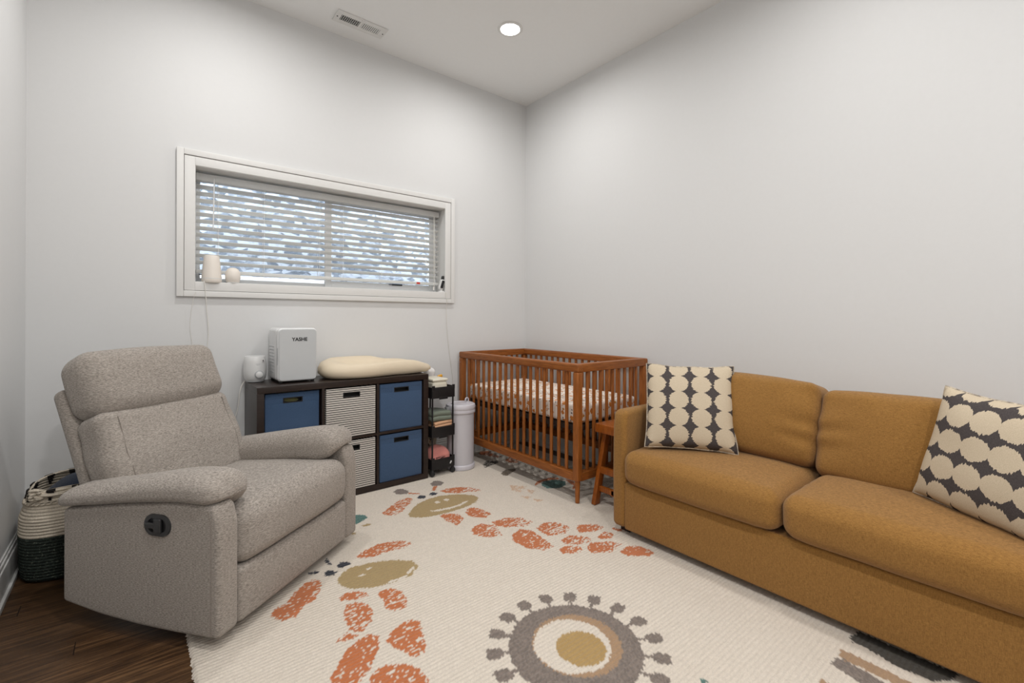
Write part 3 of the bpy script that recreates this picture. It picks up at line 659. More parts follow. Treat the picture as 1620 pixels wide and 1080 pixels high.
# throw pillows
def pillow(name, label, mat, loc, yaw, tilt, w, h, dep=.15, seed=0, roll=0):
    t = thing(name, label, 'cushion', loc, yaw, 'cream and charcoal dotted throw pillows on the sofa')
    def fn(V):
        V = V.copy(); u = V[:, 0]/(w/2); s = V[:, 1]/(h/2)
        k = ((1-u**2).clip(0)*(1-s**2).clip(0))**.42
        V[:, 2] = V[:, 2]/.012*(.006+dep/2*k)
        V[:, 0] *= 1-.055*(1-s**2); V[:, 1] *= 1-.05*(1-u**2)
        return wob(V, .007*1., (7, 7, 3), seed)
    m = Euler((PI/2-tilt, 0, 0)).to_matrix().to_4x4() @ Matrix.Rotation(roll, 4, 'Z')
    V, F = rbox_geo((w, h, .024), .0, (30, 30, 2), 1, fn)
    b = MB(); b.add(V, F); o = b.build('cover', mat, t, world=False, sharp=60)
    # the cover's own axes stay in its plane so that the weave follows it
    mx = m @ Matrix.Translation((w/2, h/2, 0)); o.matrix_local = mx
    # piping around the seam
    pts = []
    N = 24
    for a, c in (((-1, -1), (1, -1)), ((1, -1), (1, 1)), ((1, 1), (-1, 1)), ((-1, 1), (-1, -1))):
        for q in range(N): pts.append(((a[0]+(c[0]-a[0])*q/N)*w/2, (a[1]+(c[1]-a[1])*q/N)*h/2, 0.))
    P = np.array(pts); u = P[:, 0]/(w/2); s = P[:, 1]/(h/2); P[:, 0] *= 1-.055*(1-s**2); P[:, 1] *= 1-.05*(1-u**2); P = wob(P, .007, (7, 7, 3), seed)
    b = MB(); b.tube([tuple(p) for p in P], .0055, 8, closed=True); p = b.build('piping', M['pillow_piping'], t, world=False); p.matrix_local = mx
    return t
pillow('throw_pillow', 'dotted throw pillow leaning in the sofa corner by the crib', M['ikat_a'], (-.818, -1.935, .488), -1.0, .40, .445, .455, .15, 2)
pillow('throw_pillow', 'dotted throw pillow at the near end of the sofa with slanting rows', M['ikat_b'], (-.555, -2.985, .492), -2.089, .236, .50, .43, .16, 9, -.094)

# ------------------------------------------------------------------ recliner (own axes: x across, y to the rear)
RC = thing('recliner_armchair', 'heathered taupe manual recliner standing left of the rug', 'armchair', (0, 0, 0), math.atan2(.60745, .79436))
RC.location = (-2.70+.79436*.428-.60745*.36, -1.52+.60745*.428+.79436*.36, 0)
def L(u, v, z): return (u-.428, v-.36, z)
def piece(name, mat, u0, u1, v0, v1, z0, z1, r, n, fn=None, arc=4, rot=None):
    b = MB(); b.box(L((u0+u1)/2, (v0+v1)/2, (z0+z1)/2), (u1-u0, v1-v0, z1-z0), r, rot, n, arc, fn); return b.build(name, mat, RC, world=False)
def lerp(v, xs, ys): return np.interp(v, xs, ys)
def side_fn(V):
    V = V.copy(); v = V[:, 1]+.365; t = (V[:, 2]+.225)/.45          # v: 0 front .. .73 rear
    zb = lerp(v, [0, .05, .2, .36, .55, .73], [.046, .042, .038, .040, .052, .078]); zt = lerp(v, [0, .2, .45, .73], [.508, .505, .475, .432])
    V[:, 2] = zb+(zt-zb)*t-.275
    # rounded front top corner
    c = np.clip((.09-v)/.09, 0, 1)*np.clip((t-.8)/.2, 0, 1); V[:, 1] += .03*c**2
    return V
for u0 in (0, .766):
    piece('side_panel', M['recl'], u0, u0+.09, -.003, .727, .05, .50, .02, (2, 16, 12), side_fn, 4)
    # seam piping on the outer front edge
    uo = u0+.016 if u0 == 0 else u0+.074; ex = .0015 if u0 == 0 else .8545
    b = MB(); b.tube([L(ex, .03, .062), L(ex, .03, .25), L(ex, .031, .44), L(ex, .045, .49)], .003, 6); b.build('seam', M['recl_seam'], RC, world=False)
def pad_fn(inner, seed):
    def fn(V):
        V = V.copy(); v = V[:, 1]+.387; t = (V[:, 2]+.075)/.15; q = V[:, 0]/.105*inner   # q=+1 on the seat side
        zt = lerp(v, [-.005, .04, .09, .16, .26, .40, .55, .69, .78], [.545, .585, .594, .592, .578, .553, .525, .500, .478])
        zb = lerp(v, [-.03, .05, .2, .45, .78], [.515, .50, .498, .472, .425])
        zb = zb-.075*np.clip((q+.2)/1.2, 0, 1)*np.clip((v-.0)/.1, 0, 1)
        zz = zb+(zt-zb)*t
        zz += .012*(1-q**2).clip(0)*np.clip(t*2-1, 0, 1)
        V[:, 2] = zz-.53
        # creases where the padding is gathered towards the front
        g = np.clip((.16-v)/.16, 0, 1); V[:, 2] += .004*g*np.sin(V[:, 0]*80+v*30)*np.clip(t, 0, 1)
        return wob(V, .004, (6, 4, 6), seed)
    return fn
for u0, inn, sd in ((-.018, 1, 1.), (.676, -1, 4.)):
    piece('armrest_pad', M['recl'], u0, u0+.198, .012, .762, .455, .605, .062, (6, 18, 4), pad_fn(inn, sd), 5)
def rseat(V):
    V = V.copy(); hy, hz = .31, .115; w = V[:, 0]/.338; v = V[:, 1]/hy; top = np.clip(V[:, 2]/hz, 0, 1)
    V[:, 2] += top*(.028*(1-w**2).clip(0)**.7*(1-((v+.45)/1.45)**2).clip(0)-.03*(v+1)/2)
    V[:, 1] -= .02*(1-(V[:, 2]/hz)**2).clip(0)*(1-w**4)*(v < -.7)
    return wob(V, .005, (5, 5, 5), 3.)
piece('seat_cushion', M['recl'], .0905, .7655, -.012, .608, .245, .455, .06, (18, 16, 5), rseat, 6)
b = MB(); pts = []
for k in range(25):
    u = .105+.645*k/24; w = (u-.428)/.338; pts.append(L(u, .022-.006*(1-w*w), .452-.02+.024*(1-w**2)**.5 if abs(w) < 1 else .45))
b.tube(pts, .0018, 6); b.build('seam', M['recl_seam'], RC, world=False)
def foot_fn(V):
    V = V.copy(); w = V[:, 0]/.337; s = V[:, 2]/.1
    V[:, 1] -= .012*(1-w**4).clip(0)*(1-s**2).clip(0)*(V[:, 1] < 0); return V
piece('footrest', M['recl'], .0915, .7645, -.002, .10, .046, .246, .02, (12, 2, 6), foot_fn)
TL = R(-22.7); AX = Vector((0, math.sin(-TL), math.cos(TL))); NF = Vector((0, -math.cos(TL), math.sin(-TL)))
B0 = Vector(L(.428, .605, .37))
def bpiece(name, s0, s1, t0, t1, w, r, n, fn, arc=5):
    c = B0+AX*(s0+s1)/2+NF*(t0+t1)/2
    b = MB(); b.box(c, (w, t1-t0, s1-s0), r, (TL, 0, 0), n, arc, fn); return b.build(name, M['recl'], RC, world=False)
def lumbar(V):
    V = V.copy(); w = V[:, 0]/.338; s = V[:, 2]/.205; fr = np.clip(-V[:, 1]/.08, 0, 1)
    V[:, 1] -= fr*.026*(1-w**2).clip(0)**.6*(1-(s*.9)**2).clip(0)
    V[:, 1] -= fr*.003*np.sin(V[:, 2]*60+4*w)*np.clip((np.abs(w)-.5)/.5, 0, 1)*(w < 0)
    V[:, 0] *= 1+.02*(1-s)/2
    return wob(V, .012, (5, 5, 8), 6.)
def head(V):
    V = V.copy(); w = V[:, 0]/.335; s = V[:, 2]/.14; fr = np.clip(-V[:, 1]/.095, 0, 1)
    V[:, 1] -= fr*.022*(1-w**2).clip(0)**.5*(1-s**2).clip(0)**.6
    V[:, 2] += .010*(1-w**2)*np.clip(s, 0, 1)
    V[:, 1] -= fr*.004*np.sin(V[:, 2]*75+w)*np.clip((-w-.6)/.4, 0, 1)
    V[:, 2] -= .018*np.clip(-s, 0, 1)*(1-(w*1.05)**2).clip(0)
    return wob(V, .006, (5, 5, 7), 2.)
bpiece('back_cushion', .0, .425, -.10, .062, .652, .05, (18, 4, 14), lumbar)
bpiece('head_cushion', .405, .690, -.11, .072, .642, .07, (18, 4, 8), head, 6)
bpiece('back_shell', .0, .575, -.155, -.085, .645, .03, (6, 2, 8), None)
for sx in (-1, 1):
    P = []
    for s in np.linspace(.035, .385, 12):
        q = (s-.2125)/.205; loc_ = np.array([[sx*.262, -(.0665+.019+.0095*(1-(.9*q)**2)), s-.2125]])
        loc_ = wob(loc_, .012, (5, 5, 8), 6.)[0]
        P.append(B0+AX*.2125+NF*(-.019)+Vector((loc_[0], 0, 0))+NF*(-loc_[1])+AX*loc_[2])
    b = MB(); b.tube([tuple(p) for p in P], .0022, 6); b.build('seam', M['recl_seam'], RC, world=False)
# recline lever in its oval plate on the outer side panel
def capsule(b, c, w, h, t, mi=0, seg=10):
    P = []
    for k in range(seg+1): a = -PI/2+PI*k/seg; P.append((w/2-h/2+h/2*math.cos(a), h/2*math.sin(a)))
    for k in range(seg+1): a = PI/2+PI*k/seg; P.append((-(w/2-h/2)+h/2*math.cos(a), h/2*math.sin(a)))
    n = len(P); V = [(c[0]-t/2, c[1]+p[0], c[2]+p[1]) for p in P]+[(c[0]+t/2, c[1]+p[0]*.95, c[2]+p[1]*.95) for p in P]
    F = [tuple(range(n)), tuple(reversed(range(n, 2*n)))]+[(i, n+i, n+(i+1) % n, (i+1) % n) for i in range(n)]
    F = [tuple(reversed(f)) for f in F]
    b.add(V, F, mi)
b = MB()
c0 = L(0, .262, .420)
# oval ring plate with an opening
rng = []
seg = 12
def cap_pts(w, h):
    P = []
    for k in range(seg+1): a = -PI/2+PI*k/seg; P.append((w/2-h/2+h/2*math.cos(a), h/2*math.sin(a)))
    for k in range(seg+1): a = PI/2+PI*k/seg; P.append((-(w/2-h/2)+h/2*math.cos(a), h/2*math.sin(a)))
    return P
loops = [(cap_pts(.118, .078), .002), (cap_pts(.116, .076), -.006), (cap_pts(.084, .050), -.007), (cap_pts(.080, .046), .0005)]
V = []; n = len(loops[0][0])
for P, dx in loops: V += [(c0[0]+dx, c0[1]+p[0], c0[2]+p[1]) for p in P]
F = []
for i in range(len(loops)-1):
    for k in range(n): F.append((i*n+k, i*n+(k+1) % n, (i+1)*n+(k+1) % n, (i+1)*n+k))
b.add(V, F); pl = b.build('lever_plate', M['charcoal'], RC, world=False)
b = MB(); capsule(b, (c0[0]-.0006, c0[1], c0[2]), .082, .047, .001); b.build('plate_recess', M['black'], pl, world=False)
b = MB(); b.box((c0[0]-.008, c0[1]-.006, c0[2]), (.012, .030, .052), .005, None, arc=3); b.box((c0[0]-.007, c0[1]+.028, c0[2]-.002), (.010, .05, .022), .005, None, arc=3)
b.build('lever', M['charcoal'], pl, world=False)
b = MB()
for uu in (.17, .69): b.box(L(uu, .40, .023), (.045, .56, .044), .01)
for vv in (.2, .6): b.box(L(.428, vv, .030), (.56, .045, .03), .006)
b.build('base_frame', M['dark_metal'], RC, world=False)

# ------------------------------------------------------------------ crib
CX0, CX1, CY0, CY1 = -.772, -.030, -1.408, -.028
CB = thing('crib', 'walnut stained slatted baby crib in the room corner', 'crib', ((CX0+CX1)/2, (CY0+CY1)/2, 0))
pw = .050
for x in (CX0, CX1-pw):
    for y in (CY0, CY1-pw):
        b = MB(); b.span(x+.0005, x+pw-.0005, y+.0005, y+pw-.0005, .136, .826, .012, arc=3); p = b.build('post', M['crib'], CB)
        b = MB(); b.lathe([(.0135, .0), (.0175, .137)], (x+pw/2, y+pw/2, 0), 16); b.build('leg', M['crib'], CB)
for z0, z1 in ((.8245, .878), (.1365, .190)):
    nm = 'top_rail' if z0 > .5 else 'bottom_rail'; ins = 0 if z0 > .5 else .0012
    for x in (CX0, CX1-pw):
        ya, yb = (CY0, CY1) if z0 > .5 else (CY0+pw-.004, CY1-pw+.004)
        b = MB(); b.span(x+ins, x+pw-ins, ya, yb, z0, z1, .012 if z0 > .5 else .004, arc=3); b.build(nm, M['crib_y'], CB)
    for y in (CY0, CY1-pw):
        b = MB(); b.span(CX0+(pw-.012), CX1-(pw-.012), y+ins+.0006, y+pw-ins-.0006, z0+.0003, z1-.0003, .004); b.build(nm, M['crib_x'], CB)
nl, ns = 17, 9
for x in (CX0+pw/2, CX1-pw/2):
    for k in range(nl):
        y = CY0+pw+(CY1-CY0-2*pw)*(k+1)/(nl+1); b = MB(); b.span(x-.008, x+.008, y-.0115, y+.0115, .186, .832, .005, arc=2); b.build('spindle', M['crib'], CB)
for y in (CY0+pw/2, CY1-pw/2):
    for k in range(ns):
        x = CX0+pw+(CX1-CX0-2*pw)*(k+1)/(ns+1); b = MB(); b.span(x-.0115, x+.0115, y-.008, y+.008, .186, .832, .005, arc=2); b.build('spindle', M['crib'], CB)
b = MB(); b.span(CX0+pw+.002, CX1-pw-.002, CY0+pw+.002, CY1-pw-.002, .440, .474, .004); b.build('mattress_support', M['mattress_dark'], CB)
b = MB(); b.lathe([(0, 0), (.005, .001), (.006, .003)], (0, 0, 0), 10, 0, Matrix.Translation((CX0-.0002, CY1-.023, .79)) @ Euler((0, R(90), 0)).to_matrix().to_4x4()); b.build('bolt', M['steel'], CB)
def mat_fn(V):
    V = V.copy(); u = V[:, 0]/.32; w = V[:, 1]/.63
    V[:, 2] += np.clip(V[:, 2]/.063, 0, 1)*.008*(1-u**2)*(1-w**2)
    return wob(V, .004, (9, 9, 6), 1.)
b = MB(); b.box(((CX0+CX1)/2, (CY0+CY1)/2, .4765+.066), (.632, 1.268, .126), .03, None, (12, 24, 4), 4, mat_fn)
solo(b, 'crib_mattress', M['sheet'], 'crib mattress in a white fitted sheet with small orange flowers, inside the crib', 'mattress')

# ------------------------------------------------------------------ step stool between crib and sofa
ST = thing('step_stool', 'orange brown wooden stool with splayed legs wedged between crib and sofa', 'stool', (-.42, -1.595, 0))
b = MB(); b.span(-.655, -.195, -1.725, -1.447, .447, .502, .004); b.build('seat', M['stool'], ST)
def leg(x0, x1, y):
    b = MB(); dx = x1-x0; V, F = rbox_geo((.046, .03, .45), .003, (1, 1, 1), 2, lambda V: np.c_[V[:, 0]+dx*(V[:, 2]+.225)/.45, V[:, 1], V[:, 2]])
    b.add(V+np.array((x0, y, .2255)), F); return b.build('leg', M['stool'], ST)
for y in (-1.466, -1.708):
    leg(-.672, -.560, y); leg(-.178, -.29, y)
for xx, zz in ((-.630, .19), (-.22, .19)):
    b = MB(); b.span(xx-.012, xx+.012, -1.70, -1.475, zz, zz+.042, .003); b.build('stretcher', M['stool'], ST)
b = MB(); b.span(-.655, -.195, -1.60, -1.575, .075, .115, .003); b.span(-.655, -.63, -1.70, -1.475, .08, .112, .003); b.span(-.22, -.195, -1.70, -1.475, .08, .112, .003); b.build('lower_stretcher', M['stool'], ST)
# ------------------------------------------------------------------ cube shelf and bins
KX0, KX1, KY0, KY1, KZ = -2.377, -1.263, -.393, -.018, .757
SH = thing('cube_shelf', 'espresso brown cube shelf unit under the window', 'shelf unit', ((KX0+KX1)/2, (KY0+KY1)/2, 0))
tk = .038; dv = .016
b = MB(); b.span(KX0, KX1, KY0, KY1, KZ-tk, KZ, .0015); b.build('top_panel', M['espresso'], SH)
b = MB(); b.span(KX0, KX1, KY0, KY1, 0, tk, .0015); b.build('bottom_panel', M['espresso'], SH)
for x in (KX0, KX1-tk):
    b = MB(); b.span(x, x+tk, KY0+.0006, KY1, tk, KZ-tk, .001); b.build('side_panel', M['espresso'], SH)
D1, D2 = -2.012, -1.653
for x in (D1, D2):
    b = MB(); b.span(x, x+dv, KY0+.002, KY1, tk, KZ-tk, .001); b.build('divider', M['espresso'], SH)
ZM = .370
for xa, xb in ((KX0+tk, D1), (D1+dv, D2), (D2+dv, KX1-tk)):
    b = MB(); b.span(xa, xb, KY0+.003, KY1, ZM, ZM+dv, .001); b.build('shelf_board', M['espresso'], SH)
b = MB(); b.span(KX0+.01, KX1-.01, KY1-.003, KY1+.004, .01, KZ-.01, .001); b.build('back_panel', M['espresso'], SH)

def bin_(xa, xb, row, mat, label, inset=.006, dx=0, g=None):
    z0, z1 = (tk+.0005, ZM-.010) if row == 0 else (ZM+dv+.0005, KZ-tk-.010)
    x0, x1 = xa+.010+dx, xb-.010+dx; y0, y1 = KY0+inset, KY1-.01
    t = thing('storage_bin', label, 'storage bin', ((x0+x1)/2, (y0+y1)/2, z0), 0, g)
    def fn(V):
        V = V.copy(); s = V[:, 2]/((z1-z0)/2); u = V[:, 0]/((x1-x0)/2)
        V[:, 1] -= .003*(1-u**2)*(1-s**2)*(V[:, 1] < 0)
        return V
    b = MB(); cy, cz, hz = (y0+y1)/2, (z0+z1)/2, (z1-z0)/2
    hw, hh, hc = .053, .0145, z1-.045; xc = (x0+x1)/2          # cut-out grip
    wt = .006
    # front panel with a real slot: four boards around the opening
    b.span(x0, x1, y0, y0+wt, z0, hc-hh, .002); b.span(x0, x1, y0, y0+wt, hc+hh, z1, .002)
    b.span(x0, xc-hw, y0, y0+wt, hc-hh, hc+hh, 0); b.span(xc+hw, x1, y0, y0+wt, hc-hh, hc+hh, 0)
    b.span(x0, x0+wt, y0+wt, y1, z0, z1, .002); b.span(x1-wt, x1, y0+wt, y1, z0, z1, .002); b.span(x0, x1, y1-wt, y1, z0, z1, .002); b.span(x0, x1, y0, y1, z0, z0+wt, .002)
    b.build('body', mat, t)
    b = MB()
    for za, zb in ((hc-hh-.002, hc-hh+.003), (hc+hh-.003, hc+hh+.002)): b.span(xc-hw-.002, xc+hw+.002, y0-.0015, y0+wt+.001, za, zb, .001)
    for xq in (xc-hw, xc+hw): b.span(xq-.003, xq+.003, y0-.0014, y0+wt+.001, hc-hh, hc+hh, .001)
    b.span(xc-hw-.01, xc+hw+.01, y0+.03, y0+.034, hc-.04, hc+.03, .001)  # black plate inside the bin, standing in for the shade behind the slot
    b.build('grip_lining_and_shade', M['bin_hole'], t); return t
c1, c2, c3 = (KX0+tk, D1), (D1+dv, D2), (D2+dv, KX1-tk)
bin1 = bin_(*c1, 1, M['navy_bin'], 'denim blue fabric bin in the upper left cube, beside the chair back', .03, g='fabric bins in the cube shelf')
bin_(*c2, 1, M['stripe'], 'black and white striped fabric bin in the upper middle cube', .004, g='fabric bins in the cube shelf')
bin_(*c3, 1, M['navy_bin'], 'denim blue fabric bin in the upper right cube', .012, g='fabric bins in the cube shelf')
bin_(*c2, 0, M['stripe'], 'black and white striped fabric bin in the lower middle cube', .004, g='fabric bins in the cube shelf')
bin_(*c3, 0, M['navy_bin'], 'denim blue fabric bin in the lower right cube, next to the cart', .012, g='fabric bins in the cube shelf')
# clothes bulging behind the grip of the upper left bin
b = MB(); V, F = rbox_geo((.15, .10, .10), .045, (8, 4, 4), 4, lambda V: wob(V, .018, (14, 14, 14), 3.)); b.add(V+np.array((-2.185, -.285, .665)), F)
solo(b, 'folded_cloth', M['olive'], 'olive cloth showing through the grip of the upper left blue bin', 'cloth')

# ------------------------------------------------------------------ mini fridge
FZ = KZ
FR = thing('mini_fridge', 'small white fridge with grey front and black lettering on the shelf', 'fridge', (-2.13, -.16, FZ))
b = MB(); b.span(-2.246, -2.016, -.245, -.045, FZ+.012, FZ+.340, .022, n=(1, 1, 1), arc=5); b.build('body', M['fridge_pl'], FR)
b = MB(); b.span(-2.247, -2.015, -.300, -.250, FZ+.010, FZ+.342, .024, arc=6)
dr = b.build('door', M['fridge_pl'], FR)
b = MB(); b.span(-2.240, -2.022, -.3015, -.296, FZ+.017, FZ+.335, .0024, arc=3)
# rounded corner face: trim the corners by pulling them in
def facefn(V):
    V = V.copy(); hx, hz, rr = .109, .159, .022
    ax, az = np.abs(V[:, 0])-(hx-rr), np.abs(V[:, 2])-(hz-rr); m = (ax > 0) & (az > 0)
    l = np.hypot(ax, az); k = np.where(m & (l > rr), rr/np.maximum(l, 1e-9), 1)
    V[:, 0] = np.where(m, np.sign(V[:, 0])*((hx-rr)+ax*k), V[:, 0]); V[:, 2] = np.where(m, np.sign(V[:, 2])*((hz-rr)+az*k), V[:, 2]); return V
b = MB(); b.box((-2.131, -.3000, FZ+.176), (.218, .004, .318), .0015, None, (40, 1, 50), 1, facefn); b.build('door_face', M['fridge_door'], dr)
b = MB(); b.span(-2.2485, -2.244, -.288, -.274, FZ+.115, FZ+.22, .002); b.build('handle_slot', M['grey_pl'], dr)
for xx in (-2.225, -2.037):
    for yy in (-.27, -.07):
        b = MB(); b.lathe([(.010, 0), (.012, .013)], (xx, yy, FZ), 12); b.build('foot', M['charcoal'], FR)
b = MB()
for k in range(9): b.span(-2.2475, -2.2455, -.19, -.07, FZ+.06+k*.02, FZ+.066+k*.02, .0005)
b.build('side_vents', M['grey_pl'], FR)
cu = bpy.data.curves.new('lettering', 'FONT'); cu.body = 'YASHE'; cu.size = .030; cu.extrude = .0006; cu.offset = .0009; cu.align_x = 'CENTER'; cu.space_character = 1.02
to = bpy.data.objects.new('lettering_source', cu); COL.objects.link(to)
dg = bpy.context.evaluated_depsgraph_get(); tm = bpy.data.meshes.new_from_object(to.evaluated_get(dg)); bpy.data.objects.remove(to)
tm.name = 'lettering'; tm.materials.clear(); tm.materials.append(M['black'])
lo = bpy.data.objects.new('lettering', tm); COL.objects.link(lo); lo.parent = dr; lo['_o'] = dr['_o']
lo.location = Vector((-2.122, -.3026, FZ+.262))-Vector(dr['_o']); lo.rotation_euler = (PI/2, 0, 0); lo['label'] = 'black lettering on the fridge door'

# ------------------------------------------------------------------ bottle warmer
WX, WY = -2.333, -.088
BW = thing('bottle_warmer', 'small grey white bottle warmer with a round dial on the shelf corner', 'bottle warmer', (WX, WY, KZ))
b = MB(); b.lathe([(0, 0), (.046, 0), (.052, .004), (.052, .009)], (WX, WY, KZ), 40); b.build('base', M['grey_pl'], BW)
b = MB(); b.lathe([(.049, .009), (.060, .022), (.0645, .05), (.0655, .085), (.063, .125), (.059, .158), (.056, .163), (.052, .161), (.049, .12), (0, .118)], (WX, WY, KZ), 48); b.build('body', M['white_pl'], BW)
dd = Vector((.0, -1, 0)); dd = Vector((-.05, -.999, 0)).normalized()
def dial(c, d, prof, seg=28):
    b = MB(); q = Vector((0, 0, 1)).rotation_difference(d).to_matrix().to_4x4(); b.lathe(prof, (0, 0, 0), seg, 0, Matrix.Translation(c) @ q); return b
c = Vector((WX+.012, WY-.0635, KZ+.050))
dial(c, dd, [(.0, -.004), (.026, -.004), (.026, .003), (.022, .005), (.0, .005)]).build('dial_ring', M['grey_pl'], BW)
dial(c, dd, [(.0, .004), (.0195, .004), (.0195, .011), (.017, .013), (.0, .013)]).build('dial', M['white_pl'], BW)
b = MB(); b.box((WX+.036, WY-.052, KZ+.134), (.022, .0015, .022), .0004, (R(-4), 0, R(37))); lb = b.build('sticker', M['tissue'], BW)
b = MB(); b.box((WX+.0365, WY-.0527, KZ+.1365), (.008, .001, .007), .0003, (R(-4), 0, R(37))); b.box((WX+.0365, WY-.0527, KZ+.1285), (.013, .001, .003), .0003, (R(-4), 0, R(37))); b.build('sticker_print', M['black'], lb)
b = MB(); b.box((WX+.006, WY-.0628, KZ+.116), (.026, .001, .002), .0003, (R(-5), 0, R(5))); b.box((WX+.006, WY-.0632, KZ+.110), (.018, .001, .002), .0003, (R(-5), 0, R(5))); b.build('print', M['grey_pl'], BW)
def spline(pts, n=8):
    P = [Vector(p) for p in pts]; out = []
    for i in range(len(P)-1):
        p0, p1, p2, p3 = P[max(i-1, 0)], P[i], P[i+1], P[min(i+2, len(P)-1)]
        for k in range(n):
            t = k/n; out.append(tuple(.5*((2*p1)+(p2-p0)*t+(2*p0-5*p1+4*p2-p3)*t*t+(3*p1-p0-3*p2+p3)*t**3)))
    out.append(tuple(P[-1])); return out
b = MB(); b.tube(spline([(WX-.045, WY+.015, KZ+.006), (KX0-.012, WY+.02, KZ+.004), (KX0-.035, WY+.015, KZ-.05), (KX0-.06, WY, KZ-.20), (KX0-.13, WY+.01, KZ-.33), (KX0-.15, WY+.04, KZ-.5), (KX0-.15, -.05, .25)]), .0032, 8)
b.build('power_cord', M['cord'], BW)

# ------------------------------------------------------------------ changing pad (foam, raised rim, hollow centre)
b = MB(); N, K = 72, 0; V = []; F = []
prof = [(0., 0.), (.80, 0.), (.93, .06), (1.0, .30), (1.0, .58), (.955, .86), (.86, 1.0), (.74, .97), (.62, .78), (.5, .56), (.3, .46), (0., .44)]
for (rr, zz) in prof:
    for k in range(N):
        a = 2*PI*k/N; ca, sa = math.cos(a), math.sin(a)
        u = math.copysign(abs(ca)**.72, ca); w = math.copysign(abs(sa)**.72, sa)
        x = u*rr                                            # -1 left .. 1 right
        hw = .178-.018*x-.026*math.exp(-((x-.12)/.28)**2)-.012*max(0, x)**2
        bk = .5+.5*max(-1, min(1, sa*1.6)); sg_ = lambda q, c, s_: 1/(1+math.exp(-(q-c)/s_))
        hgt = bk*(.128-.030*sg_(x, .12, .06))+(1-bk)*(.098+.010*math.exp(-((x-.3)/.3)**2))-.040*sg_(x, .72, .09)
        V.append((-1.563+.412*x, -.196+.012*x+w*rr*hw, KZ+.001+zz*hgt))
n = len(prof)
for i in range(n-1):
    for k in range(N): F.append((i*N+k, i*N+(k+1) % N, (i+1)*N+(k+1) % N, (i+1)*N+k))
b.add(V, F)
CP = solo(b, 'changing_pad', M['foam'], 'cream foam peanut shaped changing pad lying on the shelf', 'changing pad', sharp=180)

# ------------------------------------------------------------------ rolling cart
TX0, TX1, TY0, TY1 = -1.240, -1.046, -.405, -.035
CT = thing('rolling_cart', 'narrow black three tier rolling cart beside the shelf', 'cart', ((TX0+TX1)/2, (TY0+TY1)/2, 0))
for z0, h_ in ((.050, .075), (.285, .075), (.572, .082)):
    b = MB(); w = .004
    b.span(TX0+w, TX1-w, TY0+w, TY1-w, z0, z0+.004, 0)
    b.span(TX0, TX0+w, TY0, TY1, z0, z0+h_, .001); b.span(TX1-w, TX1, TY0, TY1, z0, z0+h_, .001)
    b.span(TX0+w, TX1-w, TY0, TY0+w, z0, z0+h_, .001); b.span(TX0+w, TX1-w, TY1-w, TY1, z0, z0+h_, .001)
    for xx in (TX0+.012, TX1-.012):
        b.span(xx-.012, xx+.012, TY0-.002, TY0+.004, z0+h_-.02, z0+h_+.012, .002)
    b.span(TX0+.06, TX1-.06, TY0-.001, TY0+.005, z0-.010, z0+.01, .003)
    b.build('tray', M['dark_metal'], CT)
for xx in (TX0+.010, TX1-.010):
    for yy in (TY0+.012, TY1-.012):
        b = MB(); b.tube([(xx, yy, .055), (xx, yy, .652)], .0065, 10); b.build('post', M['dark_metal'], CT)
        b = MB(); m = Matrix.Translation((xx, yy, .021)) @ Euler((0, R(90), R(20))).to_matrix().to_4x4()
        for off in (-.010, .003): b.lathe([(0, off), (.016, off), (.0205, off+.002), (.0205, off+.005), (.016, off+.007), (0, off+.007)], (0, 0, 0), 18, 0, m)
        b.box((xx, yy, .036), (.016, .024, .026), .004); b.build('caster', M['charcoal'], CT)
b = MB(); b.box((TX1-.035, TY0-.003, .085), (.010, .002, .022), .0008, (0, R(30), 0)); e = b.build('emblem', M['white_pl'], CT); e['label'] = 'small white mark on the lowest tray'

zt = .577
b = MB(); WB = thing('wipes_case', 'cream hinged wipes case on the top tray of the cart', 'container', (-1.165, -.30, zt))
b = MB(); b.span(-1.224, -1.098, -.392, -.20, zt, zt+.118, .022, arc=4); b.build('body', M['cream_pl'], WB)
b = MB(); b.span(-1.226, -1.096, -.394, -.198, zt+.116, zt+.137, .010, arc=3); b.build('lid', M['cream_pl'], WB)
b = MB(); b.lathe([(.0, 0), (.018, 0), (.019, .05), (.018, .11), (.0, .122)], (-1.071, -.225, zt), 20); b.box((-1.071, -.225, zt+.132), (.04, .022, .022), .006, (0, R(-15), 0))
solo(b, 'squeeze_bottle', M['yellow'], 'yellow bottle behind the wipes case on the cart', 'bottle')
b = MB(); V, F = rbox_geo((.085, .09, .17), .03, (6, 6, 8), 3, lambda V: wob(V, .014, (16, 16, 12), 8.)); b.add(V+np.array((-1.105, -.115, zt+.100)), F)
solo(b, 'wipes_pack', M['tissue'], 'crinkled white wipes pack at the back of the cart top', 'packet')

